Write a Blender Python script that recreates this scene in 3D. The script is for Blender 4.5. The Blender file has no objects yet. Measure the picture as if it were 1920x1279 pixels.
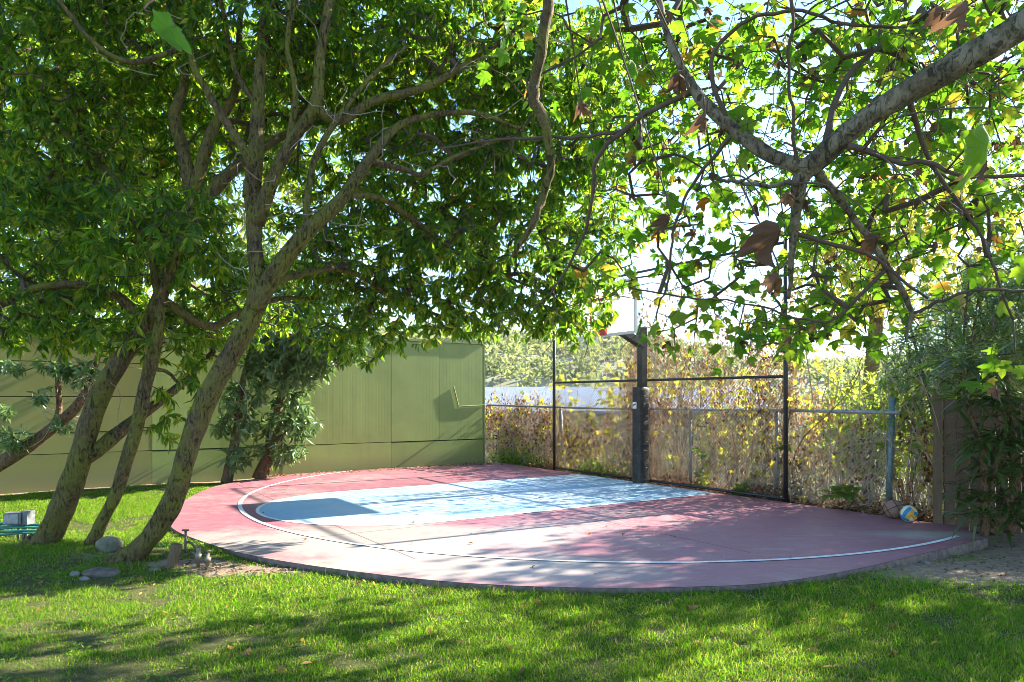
import bpy, math, random
import numpy as np
from mathutils import Matrix, Vector

# ------------------------------------------------------------------ camera, sky, sun, exposure
sc = bpy.context.scene
H, F, HY, CX = 1.65, 1387.0, 745.0, 960.0          # eye height, focal length and horizon of the 1920x1279 photograph
cam_d = bpy.data.cameras.new('camera'); cam = bpy.data.objects.new('camera', cam_d)
sc.collection.objects.link(cam); sc.camera = cam
cam.location = (0, 0, H); cam.rotation_euler = (math.radians(90), 0, 0)
cam_d.sensor_width = 36; cam_d.lens = F / 1920 * 36
cam_d.shift_y = (HY - 639.5) / 1920; cam_d.clip_start = 0.05; cam_d.clip_end = 2000

SUN_H = np.array([0.862, 0.507]); SUN_H /= np.linalg.norm(SUN_H); SUN_EL = math.radians(30.5)
world = bpy.data.worlds.new('World'); sc.world = world; world.use_nodes = True
wn = world.node_tree; bg = wn.nodes['Background']
sky = wn.nodes.new('ShaderNodeTexSky'); sky.sky_type = 'NISHITA'; sky.sun_disc = False
sky.sun_elevation = SUN_EL; sky.sun_rotation = math.atan2(SUN_H[0], SUN_H[1])
sky.air_density = 1.0; sky.dust_density = 0.1; sky.ozone_density = 4.0
wn.links.new(sky.outputs[0], bg.inputs[0]); bg.inputs[1].default_value = 0.098
sun_d = bpy.data.lights.new('sun', 'SUN'); sun = bpy.data.objects.new('sun', sun_d); sc.collection.objects.link(sun)
sun_d.energy = 5.0; sun_d.angle = math.radians(0.53); sun_d.color = (1.0, 0.93, 0.80)
sdir = Vector((SUN_H[0] * math.cos(SUN_EL), SUN_H[1] * math.cos(SUN_EL), math.sin(SUN_EL)))
sun.rotation_euler = sdir.to_track_quat('Z', 'Y').to_euler(); sun.location = (20, 12, 25)
vs = sc.view_settings; vs.view_transform = 'Standard'; vs.look = 'None'; vs.gamma = 1; vs.exposure = 2.3
vs.use_curve_mapping = False
sc.render.engine = 'CYCLES'
cy = sc.cycles
cy.max_bounces = 8; cy.diffuse_bounces = 4; cy.glossy_bounces = 2; cy.transmission_bounces = 6; cy.transparent_max_bounces = 6
cy.use_denoising = True; cy.filter_width = 0.85; cy.sample_clamp_indirect = 8; cy.caustics_reflective = False; cy.caustics_refractive = False

rng = np.random.default_rng(7); random.seed(7)
col = sc.collection

# ------------------------------------------------------------------ measuring helpers
def G(px, py, z=0.0):
    Y = (H - z) * F / (py - HY); return np.array([(px - CX) / F * Y, Y, z])
def P(px, py, Y):
    return np.array([(px - CX) / F * Y, Y, H + (HY - py) / F * Y])
O = np.array([2.44, 13.78, 0.0])                    # foot of the hoop's post
NA = np.array([-0.837, -0.547, 0.0]); UA = np.array([0.547, -0.837, 0.0]); ZA = np.array([0, 0, 1.0])
def C(a, u, z=0.0): return O + a * NA + u * UA + z * ZA     # court frame: a out from the fence, u along it
def to_au(X, Y):
    dx = X - O[0]; dy = Y - O[1]
    return dx * NA[0] + dy * NA[1], dx * UA[0] + dy * UA[1]

# ------------------------------------------------------------------ mesh helpers
class MB:
    """collects triangles and quads, then links ONE mesh object"""
    def __init__(s): s.v = []; s.t = []; s.q = []; s.n = 0
    def add(s, V, tris=None, quads=None):
        V = np.asarray(V, float).reshape(-1, 3)
        if tris is not None and len(tris): s.t.append(np.asarray(tris, int).reshape(-1, 3) + s.n)
        if quads is not None and len(quads): s.q.append(np.asarray(quads, int).reshape(-1, 4) + s.n)
        s.v.append(V); s.n += len(V)
    def box(s, c, ax, ay, az):
        c, ax, ay, az = (np.asarray(q, float) for q in (c, ax, ay, az))
        V = [c + i * ax + j * ay + k * az for k in (-1, 1) for j in (-1, 1) for i in (-1, 1)]
        s.add(V, quads=[(0, 2, 3, 1), (4, 5, 7, 6), (0, 1, 5, 4), (2, 6, 7, 3), (0, 4, 6, 2), (1, 3, 7, 5)])
    def tube(s, pts, r, n=8, cap=True, wob=0.0):
        pts = np.asarray(pts, float); r = np.broadcast_to(np.asarray(r, float), (len(pts),))
        t = np.gradient(pts, axis=0); t /= np.linalg.norm(t, axis=1)[:, None] + 1e-9
        ref = np.array([0, 0, 1.0]) if abs(t[0][2]) < 0.9 else np.array([1.0, 0, 0])
        x = np.cross(ref, t[0]); x /= np.linalg.norm(x)
        V = []
        ang = np.arange(n) * 2 * math.pi / n
        ph = rng.random(3) * 6.28
        for i in range(len(pts)):
            x = x - t[i] * np.dot(x, t[i]); x /= np.linalg.norm(x) + 1e-9
            y = np.cross(t[i], x)
            rr = r[i] * (1 + wob * (np.sin(2 * ang + ph[0] + i * .35) * .5 + np.sin(3 * ang + ph[1] - i * .5) * .35 + math.sin(i * 1.3 + ph[2]) * .3))
            V.append(pts[i] + np.outer(np.cos(ang) * rr, x) + np.outer(np.sin(ang) * rr, y))
        V = np.concatenate(V); m = len(pts)
        i, j = np.meshgrid(np.arange(m - 1), np.arange(n), indexing='ij')
        a = i * n + j; b = i * n + (j + 1) % n
        Q = np.stack([a, b, b + n, a + n], -1).reshape(-1, 4); T = []
        if cap and n > 2:
            for k in range(1, n - 1):
                T.append((0, k + 1, k)); o = (m - 1) * n; T.append((o, o + k, o + k + 1))
        s.add(V, tris=T, quads=Q)
    def segs(s, A, B, ra, rb, n=3):
        """many straight tapered twigs at once"""
        A = np.asarray(A); B = np.asarray(B); d = B - A; L = np.linalg.norm(d, axis=1)[:, None] + 1e-9; d = d / L
        ref = np.where(np.abs(d[:, 2:3]) < .9, np.array([[0, 0, 1.0]]), np.array([[1.0, 0, 0]]))
        x = np.cross(ref, d); x /= np.linalg.norm(x, axis=1)[:, None]; y = np.cross(d, x)
        V = []
        for P_, r_ in ((A, ra), (B, rb)):
            r_ = np.broadcast_to(np.asarray(r_, float), (len(A),))[:, None]
            for k in range(n):
                V.append(P_ + r_ * (math.cos(k * 2 * math.pi / n) * x + math.sin(k * 2 * math.pi / n) * y))
        V = np.stack(V, 1)                                        # (m, 2n, 3)
        base = (np.arange(len(A)) * 2 * n)[:, None]
        Q = np.concatenate([base + np.array([[k, (k + 1) % n, n + (k + 1) % n, n + k]]) for k in range(n)])
        s.add(V.reshape(-1, 3), quads=Q)
    def leaves(s, tmpl, pos, R, scale):
        tv, tt = tmpl
        V = np.einsum('mij,kj->mki', R, tv) * scale[:, None, None] + pos[:, None, :]
        base = (np.arange(len(pos)) * len(tv))[:, None, None]
        s.add(V.reshape(-1, 3), tris=(base + np.asarray(tt)[None]).reshape(-1, 3))
    def arrays(s):
        V = np.concatenate(s.v) if s.v else np.zeros((0, 3))
        T = np.concatenate(s.t) if s.t else np.zeros((0, 3), int)
        Q = np.concatenate(s.q) if s.q else np.zeros((0, 4), int)
        return V, T, Q
    def mesh(s, name, off, smooth=False):
        V, T, Q = s.arrays(); V = V - off
        me = bpy.data.meshes.new(name)
        me.vertices.add(len(V)); me.vertices.foreach_set('co', V.astype(np.float32).ravel())
        nl = T.size + Q.size
        me.loops.add(nl); me.loops.foreach_set('vertex_index', np.concatenate([T.ravel(), Q.ravel()]).astype(np.int32))
        npoly = len(T) + len(Q)
        me.polygons.add(npoly)
        ls = np.concatenate([np.arange(len(T)) * 3, T.size + np.arange(len(Q)) * 4]).astype(np.int32)
        me.polygons.foreach_set('loop_start', ls)
        me.polygons.foreach_set('use_smooth', np.full(npoly, bool(smooth)))
        me.update(calc_edges=True)
        return me
    def build(s, name, mat, parent=None, smooth=False, stuff=False, origin=None):
        V, _, _ = s.arrays()
        if parent is not None: off = np.array(parent['_o'])
        elif origin is not None: off = np.asarray(origin, float)
        else: off = np.array([(V[:, 0].min() + V[:, 0].max()) / 2, (V[:, 1].min() + V[:, 1].max()) / 2, V[:, 2].min()])
        me = s.mesh(name, off, smooth); me.materials.append(mat)
        o = bpy.data.objects.new(name, me); col.objects.link(o)
        if parent is not None:
            o.parent = parent; o.location = np.array(parent['_o']) * 0
            o['_o'] = parent['_o']
        else: o.location = off; o['_o'] = [float(q) for q in off]
        if stuff: o['kind'] = 'stuff'
        return o

def thing(name, label, cat, loc, group=None):
    o = bpy.data.objects.new(name, None); col.objects.link(o); o.empty_display_size = 0.2
    o.location = loc; o['_o'] = [float(q) for q in loc]; o['label'] = label; o['category'] = cat
    if group: o['group'] = group
    return o
def tag(o, label, cat, group=None, kind=None):
    o['label'] = label; o['category'] = cat
    if group: o['group'] = group
    if kind: o['kind'] = kind
    return o
def spline(p, k=6):
    """Catmull-Rom through rows of p (any width)"""
    p = np.asarray(p, float); q = np.vstack([2 * p[0] - p[1], p, 2 * p[-1] - p[-2]]); out = []
    for i in range(1, len(q) - 2):
        for t in np.arange(k) / k:
            a, b, c, d = q[i - 1], q[i], q[i + 1], q[i + 2]
            out.append(.5 * (2 * b + (c - a) * t + (2 * a - 5 * b + 4 * c - d) * t * t + (3 * b - a - 3 * c + d) * t ** 3))
    out.append(p[-1]); return np.array(out)
def inside(X, Y, poly):
    r = np.zeros(X.shape, bool); n = len(poly)
    for i in range(n):
        x0, y0 = poly[i][:2]; x1, y1 = poly[(i + 1) % n][:2]
        c = ((y0 > Y) != (y1 > Y)) & (X < (x1 - x0) * (Y - y0) / (y1 - y0 + 1e-12) + x0); r ^= c
    return r
def vnoise(X, Y, s, seed=0):
    """smooth value noise in numpy"""
    r = np.random.default_rng(seed).random((64, 64)); x = X / s; y = Y / s
    i = np.floor(x).astype(int); j = np.floor(y).astype(int); fx = x - i; fy = y - j
    fx = fx * fx * (3 - 2 * fx); fy = fy * fy * (3 - 2 * fy)
    g = lambda a, b: r[a % 64, b % 64]
    return (g(i, j) * (1 - fx) + g(i + 1, j) * fx) * (1 - fy) + (g(i, j + 1) * (1 - fx) + g(i + 1, j + 1) * fx) * fy

# ------------------------------------------------------------------ materials
def new_mat(name):
    m = bpy.data.materials.new(name); m.use_nodes = True; nt = m.node_tree; nt.nodes.clear()
    out = nt.nodes.new('ShaderNodeOutputMaterial'); return m, nt, out
def nd(nt, t, **kw):
    n = nt.nodes.new(t)
    for k, v in kw.items():
        if k.startswith('_'): setattr(n, k[1:], v)
        else:
            key = int(k[1:]) if k[0] == 'i' and k[1:].isdigit() else k.replace('__', ' ')
            if hasattr(v, 'is_output'): nt.links.new(v, n.inputs[key])
            else: n.inputs[key].default_value = v
    return n
def ramp(nt, fac, stops, interp='LINEAR'):
    n = nt.nodes.new('ShaderNodeValToRGB'); cr = n.color_ramp; cr.interpolation = interp
    while len(cr.elements) < len(stops): cr.elements.new(0.5)
    for e, (p, c) in zip(cr.elements, stops):
        e.position = p; e.color = (*c, 1) if len(c) == 3 else c
    nt.links.new(fac, n.inputs[0]); return n.outputs[0]
def mix(nt, fac, a, b, mode='MIX'):
    n = nt.nodes.new('ShaderNodeMix'); n.data_type = 'RGBA'; n.blend_type = mode
    for k, v in ((0, fac), (6, a), (7, b)):
        if hasattr(v, 'is_output'): nt.links.new(v, n.inputs[k])
        else: n.inputs[k].default_value = v if not isinstance(v, tuple) else (*v, 1)[:4]
    return n.outputs[2]
def noise(nt, scale, detail=4, rough=.55, vec=None, dist=0.0):
    n = nt.nodes.new('ShaderNodeTexNoise'); n.inputs['Scale'].default_value = scale; n.inputs['Detail'].default_value = detail
    n.inputs['Roughness'].default_value = rough; n.inputs['Distortion'].default_value = dist
    if vec is not None: nt.links.new(vec, n.inputs['Vector'])
    return n.outputs[0]
def coord(nt, scale=(1, 1, 1), which='Object'):
    t = nt.nodes.new('ShaderNodeTexCoord'); m = nt.nodes.new('ShaderNodeMapping'); m.inputs['Scale'].default_value = scale
    nt.links.new(t.outputs[which], m.inputs[0]); return m.outputs[0]
def pos_coord(nt, scale=(1, 1, 1), rotz=0.0):
    t = nt.nodes.new('ShaderNodeNewGeometry'); m = nt.nodes.new('ShaderNodeMapping'); m.inputs['Scale'].default_value = scale
    m.inputs['Rotation'].default_value = (0, 0, rotz)
    nt.links.new(t.outputs['Position'], m.inputs[0]); return m.outputs[0]
def bump(nt, h, strength=.4, dist=.01):
    n = nt.nodes.new('ShaderNodeBump'); n.inputs['Strength'].default_value = strength; n.inputs['Distance'].default_value = dist
    nt.links.new(h, n.inputs['Height']); return n.outputs[0]
def principled(nt, out, colr, rough=.6, spec=.4, normal=None, metal=0.0):
    p = nt.nodes.new('ShaderNodeBsdfPrincipled')
    for k, v in (('Base Color', colr), ('Roughness', rough), ('Specular IOR Level', spec), ('Metallic', metal)):
        if hasattr(v, 'is_output'): nt.links.new(v, p.inputs[k])
        else: p.inputs[k].default_value = (*v, 1) if isinstance(v, tuple) else v
    if normal is not None: nt.links.new(normal, p.inputs['Normal'])
    if out is not None: nt.links.new(p.outputs[0], out.inputs[0])
    return p
def leaf_mat(name, stops, trans, tfac=.45, rough=.42, spec=.4):
    m, nt, out = new_mat(name)
    g = nd(nt, 'ShaderNodeNewGeometry'); oi = nd(nt, 'ShaderNodeObjectInfo')
    add = nd(nt, 'ShaderNodeMath', _operation='ADD', i0=g.outputs['Random Per Island'], i1=oi.outputs['Random'])
    fr = nd(nt, 'ShaderNodeMath', _operation='FRACT', i0=add.outputs[0])
    n = len(stops)
    c1 = ramp(nt, fr.outputs[0], stops)
    c2 = ramp(nt, fr.outputs[0], trans)
    p = principled(nt, None, c1, rough, spec)
    t = nd(nt, 'ShaderNodeBsdfTranslucent', Color=c2)
    mx = nd(nt, 'ShaderNodeMixShader', i0=tfac, i1=p.outputs[0], i2=t.outputs[0])
    nt.links.new(mx.outputs[0], out.inputs[0]); return m
def plain(name, c, rough=.55, spec=.4, metal=0.0, var=.25, scale=8.0, bumpy=.15):
    m, nt, out = new_mat(name)
    v = coord(nt); n = noise(nt, scale, 5, .6, v)
    dark = tuple(q * (1 - var) for q in c); light = tuple(min(1, q * (1 + var)) for q in c)
    cc = ramp(nt, n, [(.3, dark), (.7, light)])
    principled(nt, out, cc, rough, spec, bump(nt, n, bumpy, .005), metal); return m
def bark_mat(name, dark, light, moss, moss_amt=.5, patch=None):
    m, nt, out = new_mat(name)
    v = pos_coord(nt); vs_ = pos_coord(nt, (9, 9, 2.5))
    n1 = noise(nt, 3.0, 5, .6, v); n2 = noise(nt, 5, 6, .7, vs_); n3 = noise(nt, 30, 4, .6, v)
    c = ramp(nt, n2, [(.32, dark), (.68, light)])
    f = ramp(nt, n1, [(.42, (0, 0, 0)), (.62, (moss_amt,) * 3)])
    c = mix(nt, f, c, moss)
    if patch is not None:
        n4 = noise(nt, 7.0, 3, .5, v, .6)
        f2 = ramp(nt, n4, [(.47, (0, 0, 0)), (.58, (1, 1, 1))]); c = mix(nt, f2, c, patch)
        f3 = ramp(nt, noise(nt, 11.0, 2, .4, v), [(.68, (0, 0, 0)), (.72, (1, 1, 1))]); c = mix(nt, f3, c, (.07, .05, .035))
    ck = ramp(nt, noise(nt, 1.6, 7, .72, pos_coord(nt, (14, 14, 5)), 1.4), [(.36, (.8,) * 3), (.46, (0, 0, 0))]); c = mix(nt, ck, c, tuple(q * .35 for q in dark))
    sp = ramp(nt, n3, [(.58, (0, 0, 0)), (.72, (.55,) * 3)]); c = mix(nt, sp, c, tuple(min(1, q * 1.5) for q in light))
    hh = nd(nt, 'ShaderNodeMath', _operation='ADD', i0=n2, i1=n3)
    hh = nd(nt, 'ShaderNodeMath', _operation='SUBTRACT', i0=hh.outputs[0], i1=ck)
    principled(nt, out, c, .85, .2, bump(nt, hh.outputs[0], .9, .03)); return m

M = {}
M['laurel'] = leaf_mat('laurel_leaf', [(0, (.018, .055, .010)), (.5, (.036, .095, .014)), (.85, (.07, .14, .018)), (.985, (.13, .17, .02)), (1, (.2, .09, .03))],
                       [(0, (.11, .29, .01)), (.5, (.24, .48, .012)), (.85, (.52, .68, .02)), (.985, (.7, .66, .03)), (1, (.6, .25, .05))], .52, .40, .3)
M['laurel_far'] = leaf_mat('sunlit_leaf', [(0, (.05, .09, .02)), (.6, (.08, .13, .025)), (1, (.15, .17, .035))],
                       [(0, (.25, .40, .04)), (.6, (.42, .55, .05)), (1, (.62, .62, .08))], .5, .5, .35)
M['wall_tree_leaf'] = leaf_mat('wall_tree_leaf', [(0, (.07, .14, .05)), (.6, (.12, .21, .08)), (1, (.18, .28, .08))],
                       [(0, (.12, .24, .06)), (1, (.28, .40, .08))], .35, .3, .6)
M['syc_leaf'] = leaf_mat('sycamore_leaf', [(0, (.04, .10, .012)), (.55, (.06, .135, .016)), (.93, (.11, .17, .03)), (.985, (.25, .16, .03)), (1, (.30, .10, .03))],
                       [(0, (.15, .38, .015)), (.55, (.26, .51, .02)), (.93, (.42, .58, .03)), (.985, (.75, .45, .05)), (1, (.6, .18, .04))], .5, .55, .15)
M['syc_dead'] = leaf_mat('dead_sycamore_leaf', [(0, (.09, .05, .03)), (1, (.19, .11, .065))], [(0, (.16, .08, .04)), (1, (.26, .13, .06))], .28, .8, .2)
M['dry'] = leaf_mat('dry_vine_leaf', [(0, (.07, .035, .02)), (.45, (.16, .085, .045)), (.8, (.30, .19, .10)), (1, (.5, .38, .24))], [(0, (.22, .10, .04)), (.5, (.4, .2, .08)), (1, (.75, .55, .3))], .4, .8, .2)
M['yellow'] = leaf_mat('yellow_vine_leaf', [(0, (.20, .22, .03)), (.7, (.40, .36, .04)), (1, (.14, .22, .03))], [(0, (.6, .62, .06)), (.7, (.85, .75, .08)), (1, (.4, .6, .06))], .5, .6, .3)
M['weed'] = leaf_mat('weed_leaf', [(0, (.05, .12, .02)), (1, (.12, .2, .03))], [(0, (.25, .5, .04)), (1, (.5, .65, .07))], .5, .5, .3)
M['oleander'] = leaf_mat('oleander_leaf', [(0, (.045, .10, .045)), (.6, (.08, .155, .07)), (1, (.12, .21, .08))], [(0, (.2, .38, .05)), (1, (.42, .56, .08))], .42, .3, .6)
M['strap'] = leaf_mat('strap_leaf', [(0, (.02, .05, .015)), (1, (.05, .10, .02))], [(0, (.1, .22, .03)), (1, (.3, .4, .05))], .35, .35, .5)
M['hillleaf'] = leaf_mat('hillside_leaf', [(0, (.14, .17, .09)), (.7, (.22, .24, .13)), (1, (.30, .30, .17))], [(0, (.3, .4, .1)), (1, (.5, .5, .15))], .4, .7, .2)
M['grass'] = leaf_mat('grass_blade', [(0, (.032, .095, .008)), (.55, (.055, .135, .012)), (.82, (.10, .17, .02)), (.9, (.28, .24, .09)), (1, (.24, .18, .09))],
                      [(0, (.17, .46, .008)), (.55, (.29, .60, .012)), (.82, (.55, .66, .04)), (.9, (.65, .58, .15)), (1, (.5, .4, .15))], .48, .65, .08)
M['fallen'] = leaf_mat('fallen_leaf', [(0, (.5, .3, .04)), (.5, (.35, .2, .05)), (1, (.2, .1, .05))], [(0, (.7, .45, .06)), (1, (.4, .2, .08))], .25, .7, .25)
M['bark'] = bark_mat('laurel_bark', (.05, .036, .018), (.19, .135, .062), (.16, .15, .026), .95)
M['bark_pale'] = bark_mat('wall_tree_bark', (.12, .07, .04), (.26, .16, .09), (.12, .10, .05), .3)
M['syc_bark'] = bark_mat('sycamore_bark', (.10, .08, .05), (.20, .16, .10), (.13, .125, .055), .5, patch=(.25, .21, .14))
M['twig'] = plain('twig_bark', (.10, .07, .05), .85, .2)
M['twig_dead'] = plain('dead_twig_bark', (.30, .25, .20), .85, .2)
M['vine_stem'] = plain('vine_stem', (.40, .32, .25), .85, .2)
M['pole_black'] = plain('black_vinyl_pipe', (.022, .022, .024), .45, .5, 0, .3)
M['galv'] = plain('galvanised_pipe', (.30, .31, .32), .45, .5, .4, .3, 20)
M['green_pipe'] = plain('weathered_green_pipe', (.13, .19, .19), .5, .5, .2, .35, 14)
M['wire'] = plain('black_coated_wire', (.05, .05, .055), .5, .5)
M['wire_galv'] = plain('galvanised_wire', (.32, .33, .34), .45, .5, .5)
M['pad'] = None
M['stone'] = plain('field_stone', (.14, .135, .09), .9, .2, 0, .45, 9, .8)
M['stone_flat'] = plain('flat_grey_stone', (.125, .105, .085), .9, .2, 0, .4, 12, .8)
M['rubble'] = plain('broken_concrete', (.20, .185, .16), .9, .2, 0, .4, 20, .8)
M['brass'] = plain('weathered_valve', (.15, .12, .09), .6, .4, .3, .5, 25, .6)
M['pvc'] = plain('dirty_pale_pipe', (.20, .165, .125), .6, .4, 0, .4, 25, .4)
M['hose'] = plain('green_garden_hose', (.03, .17, .13), .35, .5, 0, .2)
M['greybox'] = plain('grey_weathered_metal_box', (.15, .16, .155), .6, .4, .2, .4, 18, .3)
M['white'] = plain('white_enamel', (.78, .78, .76), .4, .5, 0, .06)
M['rim'] = plain('orange_red_enamel', (.62, .05, .03), .4, .5, 0, .15)
M['cord'] = plain('net_cord', (.75, .74, .70), .8, .2, 0, .1)
M['black'] = plain('black_rubber', (.015, .015, .017), .6, .3)

def wood_mat(name, c):
    m, nt, out = new_mat(name)
    v = pos_coord(nt, (30, 30, 1.6)); n = noise(nt, 2.5, 6, .65, v, .4); n2 = noise(nt, 1.3, 3, .5, pos_coord(nt))
    oi = nd(nt, 'ShaderNodeObjectInfo')
    cc = ramp(nt, n, [(.3, tuple(q * .5 for q in c)), (.7, tuple(q * 1.3 for q in c))])
    cc = mix(nt, n2, cc, tuple(q * .6 for q in c)); b = nd(nt, 'ShaderNodeMath', _operation='MULTIPLY_ADD', i0=oi.outputs['Random'], i1=.5, i2=.75)
    hs = nd(nt, 'ShaderNodeHueSaturation', Color=cc, Value=b.outputs[0])
    principled(nt, out, hs.outputs[0], .85, .2, bump(nt, n, .6, .008)); return m
M['wood'] = wood_mat('weathered_fence_wood', (.17, .115, .075))
M['stake'] = wood_mat('weathered_stake_wood', (.22, .15, .09))

def wall_mat(name, grooves, shaded_paint=False):
    m, nt, out = new_mat(name)
    rz = -math.atan2(NA[1], NA[0])
    v = pos_coord(nt); vw = pos_coord(nt, (1, 1, 1), rz)
    n = noise(nt, 1.1, 5, .6, v); st = noise(nt, 3, 5, .65, pos_coord(nt, (3, 3, .35))); fine = noise(nt, 60, 3, .6, v)
    base = (.26, .32, .095) if not shaded_paint else (.225, .22, .068)
    c = ramp(nt, n, [(.3, tuple(q * .86 for q in base)), (.7, tuple(q * 1.08 for q in base))])
    f = ramp(nt, st, [(.52, (0, 0, 0)), (.78, (.35,) * 3)]); c = mix(nt, f, c, (.20, .21, .09))
    oi = nd(nt, 'ShaderNodeObjectInfo'); b = nd(nt, 'ShaderNodeMath', _operation='MULTIPLY_ADD', i0=oi.outputs['Random'], i1=.16, i2=.92)
    hs = nd(nt, 'ShaderNodeHueSaturation', Color=c, Value=b.outputs[0]); c = hs.outputs[0]
    h = fine
    if grooves:
        w = nd(nt, 'ShaderNodeTexWave', _wave_type='BANDS', _bands_direction='X', Vector=vw, Scale=4.2, Distortion=0.0)
        g = ramp(nt, w.outputs[1], [(0, (0, 0, 0)), (.12, (1, 1, 1))])
        h = nd(nt, 'ShaderNodeMath', _operation='MULTIPLY_ADD', i0=fine, i1=.15, i2=g).outputs[0]
    sx = nd(nt, 'ShaderNodeSeparateXYZ', Vector=v); sh = nd(nt, 'ShaderNodeMath', _operation='MULTIPLY_ADD', i0=n, i1=-.35, i2=sx.outputs[2])
    dz = ramp(nt, sh.outputs[0], [(0, (.5,) * 3), (.22, (0, 0, 0))]); c = mix(nt, dz, c, (.19, .17, .085))
    sc_ = ramp(nt, noise(nt, 5, 6, .75, pos_coord(nt, (1, 1, 2.5))), [(.66, (0, 0, 0)), (.74, (.5,) * 3)]); c = mix(nt, sc_, c, (.36, .38, .22))
    principled(nt, out, c, .6, .35, bump(nt, h, .09, .005)); return m
M['wall'] = wall_mat('green_painted_grooved_board', True); M['wall_flat'] = wall_mat('green_painted_sheet', False)
M['wall_shaded'] = wall_mat('shaded_olive_brown_sheet', False, True)  # left sheets: browner paint with the shade there put into its colour
M['wall_trim'] = plain('green_painted_trim', (.20, .235, .085), .6, .4, 0, .2, 5)
M['wall_core'] = plain('wall_joint_shadow', (.05, .06, .025), .8, .2)

def pad_mat():
    m, nt, out = new_mat('black_vinyl_pad')
    v = pos_coord(nt, (6, 6, 22)); n = noise(nt, 1.2, 3, .5, v, .8); n2 = noise(nt, 3, 4, .6, pos_coord(nt))
    c = ramp(nt, n2, [(.3, (.022, .022, .022)), (.7, (.05, .048, .045))])
    principled(nt, out, c, .5, .4, bump(nt, n, .6, .03)); return m
M['pad'] = pad_mat()
def acrylic():
    m, nt, out = new_mat('white_acrylic_board')
    p = principled(nt, None, (.78, .78, .78), .3, .5); t = nd(nt, 'ShaderNodeBsdfTranslucent', Color=(.85, .85, .85, 1))
    mx = nd(nt, 'ShaderNodeMixShader', i0=.7, i1=p.outputs[0], i2=t.outputs[0]); nt.links.new(mx.outputs[0], out.inputs[0]); return m
M['acrylic'] = acrylic()

def court_mat(name, c, wear_c, wear_lo, wear_hi, pos_wear_sun=None):
    """acrylic paint on concrete: worn where feet and water have taken it off, paled where sun falls"""
    m, nt, out = new_mat(name)
    v = pos_coord(nt); n = noise(nt, .55, 6, .62, v, .3); n2 = noise(nt, 7, 6, .7, v); n3 = noise(nt, 90, 3, .6, v)
    cc = ramp(nt, n2, [(.3, tuple(q * .85 for q in c)), (.7, tuple(q * 1.12 for q in c))])
    f = nd(nt, 'ShaderNodeMath', _operation='MULTIPLY_ADD', i0=n2, i1=.35, i2=n)
    ff = f.outputs[0]
    if pos_wear_sun:
        for (x, y, sx, sy, amt) in pos_wear_sun:               # worn places, and sunlit areas paled in the paint
            mp = nd(nt, 'ShaderNodeMapping', Vector=v); mp.inputs['Location'].default_value = (-x / sx, -y / sy, 0); mp.inputs['Scale'].default_value = (1 / sx, 1 / sy, 0)
            ln = nd(nt, 'ShaderNodeVectorMath', _operation='LENGTH', i0=mp.outputs[0])
            mr = nd(nt, 'ShaderNodeMapRange', Value=ln.outputs['Value'], i1=1.2, i2=.3, i3=0.0, i4=amt)
            ff = nd(nt, 'ShaderNodeMath', _operation='ADD', i0=ff, i1=mr.outputs[0]).outputs[0]
    w = ramp(nt, ff, [(wear_lo, (0, 0, 0)), (wear_hi, (1, 1, 1))])
    cc = mix(nt, w, cc, wear_c)
    sp = ramp(nt, n3, [(.68, (0, 0, 0)), (.8, (.3,) * 3)]); cc = mix(nt, sp, cc, (.35, .30, .27))
    sf = ramp(nt, noise(nt, 2.2, 7, .75, pos_coord(nt, (1, 3.5, 1), .6), .8), [(.52, (0, 0, 0)), (.72, (.55,) * 3)]); cc = mix(nt, sf, cc, wear_c)
    sd = ramp(nt, noise(nt, 1.1, 5, .7, pos_coord(nt, (1.6, 1, 1), .3), .5), [(.60, (0, 0, 0)), (.75, (.5,) * 3)]); cc = mix(nt, sd, cc, tuple(q * .5 for q in wear_c))
    r = ramp(nt, n2, [(.3, (.42,) * 3), (.7, (.62,) * 3)])
    principled(nt, out, cc, r, .45, bump(nt, n3, .25, .004)); return m
WEAR_SUN = [(-2.2, 7.9, 2.6, 1.4, .32), (.2, 6.9, 2.0, .8, .34), (4.75, 8.55, .75, .3, .32), (-.5, 8.6, 2.8, 1.1, .24), (-3.2, 12.5, 1.6, 2.2, .14), (1.2, 9.6, 1.6, .8, .14)]  # worn patches, with the brightness of sunlit areas put into the paint
M['court_red'] = court_mat('red_court_paint', (.285, .105, .13), (.33, .275, .245), .74, 1.04, WEAR_SUN)
M['court_blue'] = court_mat('blue_court_paint', (.25, .43, .56), (.50, .53, .54), .66, 1.0, [(-1.6, 9.3, 1.6, .7, .2), (-.3, 11.6, 2.6, 1.6, .14)])
M['court_white'] = court_mat('white_line_paint', (.72, .71, .69), (.45, .40, .38), .78, 1.1, [(-2.2, 7.9, 2.2, .9, .12)])
M['concrete'] = plain('bare_concrete_edge', (.17, .13, .11), .9, .2, 0, .4, 14, .6)
M['joint'] = plain('joint_filler', (.13, .075, .085), .9, .2)

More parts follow.
